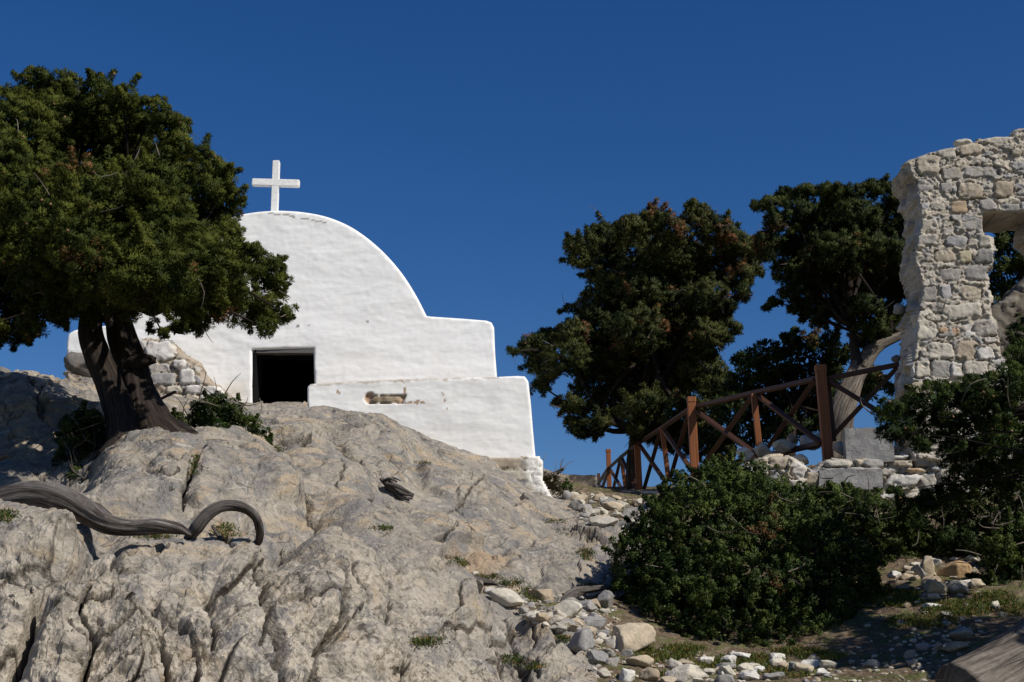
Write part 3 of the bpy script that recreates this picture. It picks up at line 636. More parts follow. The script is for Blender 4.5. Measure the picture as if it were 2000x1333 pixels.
def bar(p0, p1, wd, dp, bev=0.12):
    """squared timber from p0 to p1 with chamfered edges; returns V,[F],uv"""
    p0 = np.array(p0, float); p1 = np.array(p1, float); T = unit(p1 - p0)
    A = unit(np.cross(T, np.array((0.05, 1, 0.0)))); Bn = np.cross(T, A)
    c = bev; sec = [(-1 + c, -1), (1 - c, -1), (1, -1 + c), (1, 1 - c), (1 - c, 1), (-1 + c, 1), (-1, 1 - c), (-1, -1 + c)]
    V = []; 
    for s, sc in ((0, 0.9), (0.02, 1), (0.98, 1), (1, 0.9)):
        for a, b in sec: V.append(p0 + (p1 - p0) * s + A * a * wd / 2 * sc + Bn * b * dp / 2 * sc)
    idx = np.arange(32).reshape(4, 8); F = np.stack([idx[:-1], np.roll(idx[:-1], -1, 1), np.roll(idx[1:], -1, 1), idx[1:]], -1).reshape(-1, 4)
    caps = np.vstack([idx[0][::-1], idx[-1]])
    L = np.linalg.norm(p1 - p0); uv = np.array([[(k % 8) / 8.0, (k // 8) / 3 * L] for k in range(32)])
    return np.array(V), [F, caps], uv

# ------------------------------------------------------------------ chapel
ARC = [(545, 411), (590, 414), (640, 424), (690, 446), (740, 484), (782, 530), (812, 576), (833, 617)]
def smooth_poly(pts, k=6):
    P = np.array(pts, float); n = len(P); out = []
    for i in range(n - 1):
        p0, p1, p2, p3 = P[max(i - 1, 0)], P[i], P[i + 1], P[min(i + 2, n - 1)]
        for f in np.linspace(0, 1, k, endpoint=False):
            out.append(tuple(0.5 * ((2 * p1) + (-p0 + p2) * f + (2 * p0 - 5 * p1 + 4 * p2 - p3) * f ** 2 + (-p0 + 3 * p1 - 3 * p2 + p3) * f ** 3)))
    out.append(tuple(P[-1])); return out
right = smooth_poly(ARC)
left = [(1090 - x, y) for x, y in right][::-1]
CY = 20.5
front = [(128, 900), (130, 668), (133, 652), (145, 645), (160, 642), (255, 630)] + left[:-1] + right + [(840, 618), (900, 622), (950, 626), (960, 630), (965, 640), (967, 690), (971, 740), (976, 900)]
DOOR = [(494, 900), (493, 760), (492, 684), (552, 682), (612, 680), (614, 760), (616, 900)]
def plaster_disp(amp, seed):
    def f(u, v, px, py):
        q = np.stack([u, v, np.full(len(u), seed + 0.3)], -1)
        return amp * (1.1 * fbm(q * np.array((1.3, 3.2, 1)), 4, seed) + 0.55 * ridged(q * np.array((2.2, 6.5, 1)), 3, seed + 3) + 1.2 * fbm(q * 0.7, 2, seed + 9) + 0.25 * fbm(q * 14, 3, seed + 5))
    return f
def front_col(u, v, px, py):
    q = np.stack([u, v, u * 0], -1); c = np.full((len(u), 3), 0.82) * np.array((1, 0.99, 0.965))
    crk = (seg_dist(px, py + fbm(q * 5, 3, 3) * 3, [(520, 415), (545, 419), (600, 428), (640, 437)]) < 1.2) & (fbm(q * 6, 2, 8) > -0.25)
    spots = (np.hypot(px - 583, py - 638) < 3) | (np.hypot(px - 603, py - 636) < 2.2) | (np.hypot(px - 718, py - 629) < 2.5)
    c[crk | spots] = (0.28, 0.25, 0.22)
    st = sstep(0.25, 0.8, fbm(q * np.array((1.2, 2.5, 1)), 4, 77)); c *= (1 - 0.10 * st)[:, None]
    dr = sstep(0.30, 0.75, fbm(q * np.array((7.0, 0.7, 1)), 4, 78)) * sstep(-0.1, 0.5, fbm(q * 1.1, 3, 79)); c = c * (1 - 0.16 * dr[:, None] * np.array((0.8, 1, 1.3)))
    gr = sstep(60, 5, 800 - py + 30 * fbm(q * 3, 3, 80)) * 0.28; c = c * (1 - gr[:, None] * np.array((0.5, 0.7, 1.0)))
    return c
ch = root('chapel', at(545, 800, CY), 'small whitewashed chapel with arched gable, dark doorway and low side shoulders', 'chapel')
wall_solid('facade', front, CY, 0.55, 0.022, plaster_disp(0.011, 11), front_col, M_PLASTER, ch, holes=[DOOR], round_r=0.022, nseg=5)
# vault and side walls behind the facade
def shell(name, outline, Y0, Y1, mat, parent, shrink=0.02, k=0.79):
    P = np.array([at(a, b, CY) for a, b in outline]); c = P.mean(0)
    n = len(P); V = []
    for j, yy in enumerate(np.linspace(Y0, Y1, 9)):
        q = P.copy(); q[:, 0] = c[0] + (q[:, 0] - c[0]) * (1 - shrink); q[:, 2] -= 0.03; q[:, 1] = yy
        q[:, 2] += 0.012 * fbm(q * 1.5, 3, 4); V.append(q)
    V = np.vstack(V); idx = np.arange(9 * n).reshape(9, n)
    F = np.stack([idx[:-1, :-1], idx[:-1, 1:], idx[1:, 1:], idx[1:, :-1]], -1).reshape(-1, 4)
    return mesh_obj(name, V, [F, idx[-1][None]], mat, parent, color=np.full((len(V), 3), k))
shell('vault', front, CY + 0.5, CY + 5.6, M_PLASTER, ch)
def box_in(name, px0, px1, py0, py1, Y0, Y1, mat, parent):
    a = at(px0, py1, CY); b = at(px1, py0, CY); x0, x1, z0, z1 = a[0], b[0], a[2], b[2]
    V = np.array([(x, y, z) for x in (x0, x1) for y in (Y0, Y1) for z in (z0, z1)])
    F = np.array([(0, 1, 3, 2), (4, 6, 7, 5), (0, 4, 5, 1), (2, 3, 7, 6), (0, 2, 6, 4), (1, 5, 7, 3)])
    return V, F
# interior: room behind the wall, its shade painted black, open to the doorway
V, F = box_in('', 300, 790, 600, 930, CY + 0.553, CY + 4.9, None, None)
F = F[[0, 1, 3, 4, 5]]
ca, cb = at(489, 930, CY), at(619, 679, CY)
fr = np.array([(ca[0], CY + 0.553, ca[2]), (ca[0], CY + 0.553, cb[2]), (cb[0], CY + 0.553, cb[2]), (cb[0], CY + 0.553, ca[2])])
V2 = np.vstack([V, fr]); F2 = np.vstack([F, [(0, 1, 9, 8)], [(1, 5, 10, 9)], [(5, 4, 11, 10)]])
mesh_obj('interior', V2, F2, M_SHADE_BLACK, ch, smooth=False)
# dark boards lining the door reveal: its shade painted in black and grey
pL = [at(497, y, CY) for y in (690, 920)]
def slab(x0, x1, y0, y1, z0, z1, seed=1, rough=0.004):
    n = 6; import itertools
    V, Fq = [], []
    def face(o, a, b, na, nb):
        s = len(V)
        for i in range(na + 1):
            for j in range(nb + 1): V.append(np.array(o) + np.array(a) * i / na + np.array(b) * j / nb)
        for i in range(na):
            for j in range(nb): Fq.append((s + i * (nb + 1) + j, s + (i + 1) * (nb + 1) + j, s + (i + 1) * (nb + 1) + j + 1, s + i * (nb + 1) + j + 1))
    dx, dy, dz = x1 - x0, y1 - y0, z1 - z0
    face((x0, y0, z0), (dx, 0, 0), (0, 0, dz), 10, 6); face((x0, y1, z0), (0, 0, dz), (dx, 0, 0), 6, 10)
    face((x0, y0, z0), (0, 0, dz), (0, dy, 0), 6, 8); face((x1, y0, z0), (0, dy, 0), (0, 0, dz), 8, 6)
    face((x0, y0, z1), (dx, 0, 0), (0, dy, 0), 10, 8); face((x0, y0, z0), (0, dy, 0), (dx, 0, 0), 8, 10)
    V = np.array(V); V += rough * np.stack([fbm(V * 8, 3, seed), fbm(V * 8, 3, seed + 1), fbm(V * 8, 3, seed + 2)], -1)
    return V, np.array(Fq)
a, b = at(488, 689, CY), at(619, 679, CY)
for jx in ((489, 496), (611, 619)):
    ja, jb = at(jx[0], 920, CY), at(jx[1], 680, CY); V, F = slab(ja[0], jb[0], CY + 0.015, CY + 0.545, ja[2], jb[2], jx[0], 0.004); mesh_obj('jamb_shade', V, F, M_SHADE_BLACK, ch)
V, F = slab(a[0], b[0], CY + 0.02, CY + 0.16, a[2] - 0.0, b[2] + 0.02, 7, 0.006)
mesh_obj('lintel_shade', V, F, M_LINTEL_SHADE, ch)
V, F = slab(a[0], b[0], CY + 0.17, CY + 0.545, a[2] + 0.01, b[2] + 0.02, 8, 0.004); mesh_obj('head_shade', V, F, M_SHADE_BLACK, ch)
# cross on the gable
c0, c1 = at(536, 420, CY + 0.3), at(540, 315.5, CY + 0.3); w_ = 0.105
a0, a1 = at(493, 357, CY + 0.3), at(585, 359.5, CY + 0.3)
cross = root('cross', at(537, 412, CY + 0.3), None, None); cross.parent = ch; cross.matrix_parent_inverse = ch.matrix_world.inverted()
V, F, uv = bar(c0, c1, w_, 0.09, 0.10); mesh_obj('upright', V, F, M_CROSS, cross, uv=uv, smooth=False)
mid_ = (a0 + a1) / 2
V, F, uv = bar(a0, a1, w_ * 1.02, 0.096, 0.10); mesh_obj('crossbar', V, F, M_CROSS, cross, uv=uv, smooth=False)

# ------------------------------------------------------------------ whitewashed terrace wall in front of the chapel
TY = 19.05
tw = root('terrace_wall', at(850, 880, TY), 'long whitewashed retaining wall with crumbling plaster right of the dark doorway', 'wall')
top = [(600, 756), (606, 750), (640, 747), (700, 744), (760, 741), (830, 739), (900, 737), (968, 736), (1010, 734), (1025, 735), (1032, 745), (1037, 790), (1041, 840), (1046, 894)]
pbase = plaster_disp(0.009, 21)
def terr_disp(u, v, px, py):
    q = np.stack([u, v, u * 0], -1); d = pbase(u, v, px, py)
    hole = np.maximum(np.abs(px - 755) / 31, np.abs(py - 780) / 7.5) + fbm(q * 9, 3, 5) * 0.3
    hole2 = np.hypot((px - 722) / 9, (py - 777) / 10) + fbm(q * 9, 3, 6) * 0.3
    d = d - 0.05 * sstep(1.25, 0.95, np.minimum(hole, hole2)) + 0.045 * sstep(0.9, 0.75, hole)
    return d - 0.012 * sstep(5, 0, np.abs(py - 748 + (px - 600) * 0.03)) * sstep(-0.1, 0.3, fbm(q * 6, 3, 14))
def terr_col(u, v, px, py):
    q = np.stack([u, v, u * 0], -1); c = np.full((len(u), 3), 0.82) * np.array((1, 0.985, 0.95)); n = fbm(q * 9, 4, 5)
    c *= (1 - 0.12 * sstep(0.1, 0.8, fbm(q * 1.6, 4, 55)))[:, None]
    hole = np.maximum(np.abs(px - 755) / 31, np.abs(py - 780) / 7.5) + n * 0.3; hole2 = np.hypot((px - 722) / 9, (py - 777) / 10) + fbm(q * 9, 3, 6) * 0.3
    m = np.minimum(hole, hole2); k = sstep(1.3, 1.0, m)[:, None]; c = c * (1 - k) + np.array((0.40, 0.27, 0.17)) * k
    k = sstep(0.85, 0.75, hole)[:, None]; c = c * (1 - k) + np.array((0.25, 0.18, 0.10)) * (1 + n)[:, None] * k
    edge = seg_dist(px, py, top[1:11]); k = (sstep(7, 2.5, edge + n * 5) * sstep(-0.45, 0.05, fbm(q * 4, 3, 15)) * (px < 975))[:, None]; c = c * (1 - k * 0.8) + np.array((0.38, 0.31, 0.24)) * k * 0.8
    for ln in ([(770, 787), (830, 786)], [(865, 770), (872, 800)], [(800, 790), (820, 782)], [(795, 812), (800, 810)], [(790, 746), (790, 775)], [(660, 768), (664, 770)], [(770, 745), (785, 744)]):
        k = (seg_dist(px + n * 5, py + fbm(q * 9, 3, 7) * 5, ln) < 2.0) & (fbm(q * 14, 2, 9) > 0.0); c[k] = (0.35, 0.24, 0.16)
    return c
wall_solid('wall', [(600, 900)] + top + [(1048, 902), (950, 1100), (600, 1100)], TY, 1.35, 0.018, terr_disp, terr_col, M_PLASTER, tw, round_r=0.025, nseg=6)
dsp, clr = masonry([(985, 905, 60, 20, 'tan'), (1035, 908, 40, 22, 'grey'), (1000, 930, 70, 18, 'pale'), (1040, 955, 30, 22, 'pale'), (990, 950, 40, 18, 'grey'), (1015, 975, 50, 22, 'tan')], 31, (0.30, 0.14), (0.44, 0.39, 0.31), 0.5, 0.012, rough=0.010)
def foot_col(u, v, px, py):
    c = clr(u, v, px, py); q = np.stack([u, v, u * 0], -1)
    edge = px - (1050 + np.clip(py - 940, 0, 60) * 0.75); k = sstep(-26, -12, edge + fbm(q * 5, 3, 3) * 10)[:, None]
    return c * (1 - k) + np.array((0.74, 0.72, 0.67)) * k
wall_solid('footing', [(930, 892), (1053, 892), (1059, 900), (1061, 938), (1072, 960), (1090, 985), (1098, 1060), (930, 1060)], TY - 0.05, 1.2, 0.018, dsp, foot_col, M_STONE, tw, rag=0.010, round_r=0.03, side=0.008, seed=3)

# ------------------------------------------------------------------ broken masonry left of the chapel front
BY = 19.7
dsp, clr = masonry([(312, 686, 62, 38, 'lime'), (262, 680, 44, 30, (0.55, 0.54, 0.52)), (312, 719, 46, 17, (0.42, 0.42, 0.42)), (318, 742, 54, 24, (0.34, 0.345, 0.355)), (276, 744, 26, 24, 'grey'), (352, 712, 26, 16, 'lime'), (366, 738, 32, 30, 'lime'), (383, 762, 44, 20, 'lime'), (420, 765, 40, 22, 'lime'), (180, 716, 76, 14, (0.45, 0.45, 0.46)), (265, 716, 40, 20, (0.46, 0.45, 0.44)), (225, 700, 36, 24, (0.40, 0.40, 0.40)), (225, 735, 50, 22, (0.5, 0.5, 0.5))], 41, (0.22, 0.15), (0.36, 0.30, 0.23), 0.45, 0.05)
wl = wall_solid('broken_wall', [(128, 725), (145, 705), (190, 690), (240, 668), (280, 662), (335, 664), (352, 690), (385, 705), (402, 738), (428, 752), (446, 776), (452, 860), (128, 860)], BY, 0.78, 0.016, dsp, clr, M_STONE, None, rag=0.03, round_r=0.05, side=0.04, seed=5)
tag(wl, 'broken stub of whitewashed stone wall behind the twin-trunk tree, left of the doorway', 'wall')

# ------------------------------------------------------------------ ruined wall at the right
RY = 15.8
RST = [(1812, 322, 44, 36, (0.40, 0.35, 0.27)), (1912, 336, 68, 22, 'grey'), (1860, 340, 34, 22, 'dim'), (1850, 300, 36, 22, 'pale'), (1895, 292, 44, 24, 'cream'), (1945, 275, 58, 14, 'pale'), (1808, 362, 30, 22, 'grey'), (1848, 368, 26, 20, 'grey'), (1896, 374, 50, 30, 'tan'), (1960, 370, 40, 34, 'tan'), (1872, 405, 32, 22, (0.34, 0.24, 0.15)), (1930, 402, 34, 22, 'grey'), (1973, 408, 34, 20, 'grey'), (1815, 440, 36, 22, 'pale'), (1868, 426, 22, 12, 'grey'), (1900, 438, 40, 24, 'grey'),
 (1810, 470, 40, 20, 'dim'), (1868, 472, 44, 22, (0.25, 0.25, 0.26)), (1925, 472, 30, 24, 'pale'), (1845, 500, 36, 20, 'cream'), (1885, 503, 26, 26, (0.40, 0.35, 0.22)), (1925, 500, 40, 28, 'grey'), (1855, 538, 44, 26, 'dim'), (1908, 533, 42, 28, 'grey'), (1812, 575, 36, 28, 'dim'), (1848, 570, 22, 26, (0.33, 0.32, 0.34)), (1898, 572, 42, 30, 'cream'), (1880, 608, 70, 26, 'pale'), (1830, 600, 24, 20, 'grey'),
 (1797, 645, 64, 38, 'pale'), (1852, 648, 34, 24, 'grey'), (1843, 645, 20, 12, 'orange'), (1868, 648, 16, 12, (0.5, 0.24, 0.09)), (1895, 645, 24, 26, 'white'), (1925, 642, 44, 30, 'dim'), (1775, 687, 38, 34, 'pale'), (1838, 685, 52, 34, 'pale'), (1888, 685, 40, 36, 'tan'), (1925, 690, 34, 26, 'white'), (1775, 722, 26, 32, 'white'), (1803, 722, 30, 34, 'pale'), (1837, 722, 38, 34, 'grey'), (1868, 723, 24, 34, 'white'), (1906, 720, 52, 32, 'pale'), (1955, 715, 34, 30, 'white'), (1800, 760, 46, 26, 'cream'), (1765, 762, 22, 30, 'pale'), (1775, 800, 30, 24, 'tan'), (1850, 755, 44, 20, 'pale'), (1910, 755, 50, 24, 'pale')]
dsp, clr = masonry(RST, 51, (0.13, 0.075), (0.43, 0.385, 0.32), 0.5, 0.026, rough=0.022, cover=0.55, blend=0.22, palette=((0.42, 0.37, 0.30), (0.38, 0.35, 0.31), (0.32, 0.31, 0.30), (0.45, 0.40, 0.33), (0.48, 0.44, 0.37)))
out = [(1770, 317), (1800, 303), (1850, 288), (1868, 284), (1904, 276), (1914, 269), (1960, 268), (1980, 266), (1990, 252), (2010, 246), (2080, 235), (2160, 250), (2260, 300), (2300, 420), (2340, 600), (2380, 900),
       (1780, 900), (1778, 830), (1780, 770), (1780, 720), (1784, 690), (1790, 640), (1790, 610), (1798, 590), (1800, 560), (1790, 520), (1786, 500), (1790, 470), (1797, 440), (1795, 400), (1788, 360)]
hole = [(1921, 416), (2024, 414), (2026, 445), (2034, 450), (2046, 480), (2050, 600), (2060, 740), (1992, 735), (1975, 715), (1955, 690), (1945, 640), (1932, 600), (1928, 560), (1926, 540), (1940, 515), (1943, 490), (1936, 462), (1922, 452)]
rw = root('ruined_wall', at(1900, 880, RY), 'tall ruined rubble wall with a ragged window opening at the right edge', 'wall')
wall_solid('masonry', out, RY, 0.70, 0.011, dsp, clr, M_STONE, rw, holes=[hole], rag=0.028, round_r=0.02, side=0.045, seed=8)
stone(1880, 277, 38, 14, 'pale', 'flat pale stone lying loose on top of the tall ruined wall', Y=RY + 0.25, box=0.1, facets=4)
stone(1996, 262, 46, 30, 'cream', 'cream block capping the ruined wall at the frame edge', Y=RY + 0.35)
# leaning fragment of vaulting seen through the opening
dsp, clr = masonry([], 57, (0.22, 0.15), (0.16, 0.14, 0.115), 0.5, 0.05, palette=((0.16, 0.14, 0.12), (0.2, 0.18, 0.15), (0.13, 0.12, 0.11)))
fr_ = wall_solid('wall_fragment', [(1925, 720), (1932, 610), (1960, 585), (1990, 560), (2040, 520), (2120, 500), (2200, 560), (2200, 800), (1925, 800)], 18.6, 0.8, 0.03, dsp, clr, M_STONE, None, rag=0.05, round_r=0.06, side=0.05, seed=9)
tag(fr_, 'dark sloping fragment of masonry seen through the window of the ruined wall', 'wall')

# ------------------------------------------------------------------ low dry stone retaining wall under the fence end
LY = 15.9
LST = [(1665, 935, 104, 42, 'grey'), (1635, 908, 50, 14, 'pale'), (1706, 906, 44, 20, 'grey'), (1757, 908, 44, 14, 'tan'), (1808, 906, 46, 13, 'grey'), (1845, 905, 24, 12, 'pale'), (1735, 922, 30, 18, 'pale'), (1790, 920, 46, 8, 'orange'), (1762, 940, 66, 26, 'white'), (1812, 938, 30, 28, 'pale'), (1845, 925, 24, 22, 'pale'), (1690, 975, 36, 36, 'dim'), (1735, 980, 46, 34, 'white'), (1755, 893, 30, 14, 'white'), (1800, 892, 34, 12, 'pale'),
 (1480, 920, 40, 24, 'pale'), (1520, 905, 36, 26, 'tan'), (1560, 915, 34, 30, 'white'), (1560, 950, 40, 26, 'pale'), (1585, 935, 26, 26, 'cream'), (1540, 975, 40, 22, 'pale'), (1600, 975, 46, 22, 'pale'), (1870, 900, 30, 16, 'pale'), (1900, 960, 50, 26, 'pale'), (1940, 930, 50, 30, 'cream')]
dsp, clr = masonry(LST, 61, (0.16, 0.10), (0.44, 0.40, 0.33), 0.8, 0.07, gap=0.13)
lw = wall_solid('retaining_wall', [(1440, 915), (1475, 900), (1500, 893), (1540, 888), (1590, 915), (1610, 896), (1660, 897), (1735, 892), (1780, 882), (1850, 890), (1920, 885), (2080, 880), (2080, 1080), (1440, 1080)], LY, 0.9, 0.013, dsp, clr, M_STONE, None, rag=0.03, round_r=0.04, side=0.05, seed=12)
tag(lw, 'low dry stone retaining wall of mixed grey and cream blocks below the fence', 'wall')
def block(px0, px1, py0, py1, Y, dp, tone, label, seed, yaw=0.0, name='stone_block'):
    a, b = at(px0, py1, Y), at(px1, py0, Y); cx, cz = (a[0] + b[0]) / 2, (a[2] + b[2]) / 2
    V, F = slab(a[0] - cx, b[0] - cx, 0, dp, a[2] - cz, b[2] - cz, seed, 0.012)
    c, s = math.cos(yaw), math.sin(yaw); V = V @ np.array(((c, -s, 0), (s, c, 0), (0, 0, 1))).T
    col = np.array(TONES[tone]) * (1 + 0.12 * fbm(V * 4 + seed, 3, seed))[:, None]
    o = mesh_obj(name, V, F, M_STONE, color=col, smooth=False); o.location = (cx, Y, cz)
    return tag(o, label, 'stone block')
block(1655, 1742, 836, 903, LY - 0.04, 0.42, 'grey', 'upright square cut grey block standing right of the thick fence post', 3, -0.16)
block(1602, 1722, 917, 956, LY - 0.13, 0.40, 'grey', 'long squared grey block built in below the thick fence post', 5, -0.10)
# second low wall edging the path at the far end of the fence
dsp, clr = masonry([(1130, 943, 66, 26, 'tan'), (1215, 966, 60, 12, 'pale'), (1275, 966, 50, 12, 'pale')], 71, (0.3, 0.12), (0.42, 0.37, 0.29), 0.8, 0.05)
pw = wall_solid('path_edging', [(1165, 958), (1230, 959), (1330, 960), (1400, 962), (1400, 1010), (1165, 1010)], 22.4, 0.8, 0.02, dsp, clr, M_STONE, None, rag=0.02, round_r=0.04, side=0.04, seed=14)
tag(pw, 'low course of pale edging stones under the far end of the wooden fence', 'wall')

# ------------------------------------------------------------------ wooden fence
FY = {'A': 17.0, 'm1': 18.7, 'B': 20.5, 'm2': 22.7, 'C': 25.0, 'm3': 27.3, 'D': 29.6, 'E': 32.5}
fe = root('wooden_fence', at(1617, 897, 17.0), 'orange-brown timber fence with crossed braces climbing from the ruined wall', 'fence')
def fbar(name, p, q, wpx, Yp, Yq, mat, dpk=1.0, smooth=False):
    a, b = at(p[0], p[1], Yp), at(q[0], q[1], Yq); w_ = wpx * mpp((Yp + Yq) / 2)
    V, F, uv = bar(a, b, w_, w_ * dpk, 0.12); return mesh_obj(name, V, F, mat, fe, uv=uv, smooth=False)
def fpost(p, q, wpx, Y, mat=M_POST):
    o = fbar('post', p, q, wpx, Y, Y, mat)
    # small moulded cap
    top = at(p[0], p[1], Y); d = unit(at(p[0], p[1], Y) - at(q[0], q[1], Y)); wd = wpx * mpp(Y)
    V, F, uv = bar(top - d * wd * 0.55, top + d * wd * 0.10, wd * 1.12, wd * 1.12, .25); c = mesh_obj('post_cap', V, F, mat, o, uv=uv, smooth=False)
    return o
fpost((1602, 716), (1618, 905), 19, FY['A']); fbar('post', (1617, 738), (1629, 862), 8, 17.12, 17.12, M_RAIL)
fpost((1350, 778), (1358, 940), 16, FY['B']); fpost((1243, 843), (1250, 975), 12, FY['C']); fpost((1188, 879), (1191, 975), 9, FY['D'])
fbar('post', (1472, 770), (1485, 893), 11, FY['m1'], FY['m1'], M_POST); fbar('post', (1293, 835), (1306, 940), 9, FY['m2'], FY['m2'], M_POST)
fbar('post', (1213, 890), (1223, 965), 7, FY['m3'], FY['m3'], M_POST); fbar('post', (1169, 925), (1171, 968), 6, FY['E'], FY['E'], M_RAIL)
d_ = 0.07
for p, q, wp, y0, y1 in [
 ((1612, 741), (1757, 712), 9, 17, 16.6), ((1600, 739), (1472, 768), 8.5, 17, 18.7), ((1472, 768), (1356, 795), 8, 18.7, 20.5), ((1346, 800), (1293, 836), 7.5, 20.5, 22.7), ((1293, 836), (1247, 866), 7, 22.7, 25), ((1241, 870), (1213, 893), 6.5, 25, 27.3), ((1213, 893), (1190, 914), 6, 27.3, 29.6), ((1187, 917), (1168, 946), 6, 29.6, 32.5),
 ((1607, 866), (1485, 893), 9, 17, 18.7), ((1485, 893), (1400, 912), 8, 18.7, 20.1), ((1400, 912), (1362, 924), 7, 20.1, 20.5)]:
    fbar('rail', p, q, wp, y0 + d_, y1 + d_, M_RAIL)
for k, (p, q, wp, y0, y1) in enumerate([
 ((1592, 742), (1490, 888), 9, 17, 18.7), ((1478, 772), (1604, 866), 8.5, 18.7, 17), ((1468, 776), (1376, 905), 8.5, 18.7, 20.3), ((1358, 802), (1480, 890), 8.5, 20.5, 18.7),
 ((1346, 806), (1308, 938), 8, 20.5, 22.7), ((1296, 840), (1352, 920), 7.5, 22.7, 20.5), ((1291, 840), (1256, 962), 7.5, 22.7, 25), ((1248, 868), (1302, 944), 7, 25, 22.7),
 ((1240, 874), (1226, 964), 6, 25, 27.3), ((1215, 896), (1246, 964), 6, 27.3, 25), ((1212, 896), (1196, 964), 5.5, 27.3, 29.6), ((1191, 916), (1220, 964), 5.5, 29.6, 27.3), ((1187, 920), (1173, 964), 5, 29.6, 32.5), ((1169, 947), (1188, 966), 5, 32.5, 29.6),
 ((1753, 718), (1624, 855), 9, 16.6, 17), ((1620, 745), (1745, 822), 8, 17, 16.6)]):
    fbar('brace', p, q, wp, y0 + d_ * (0.2 if k % 2 else 1.8), y1 + d_ * (0.2 if k % 2 else 1.8), M_RAIL)

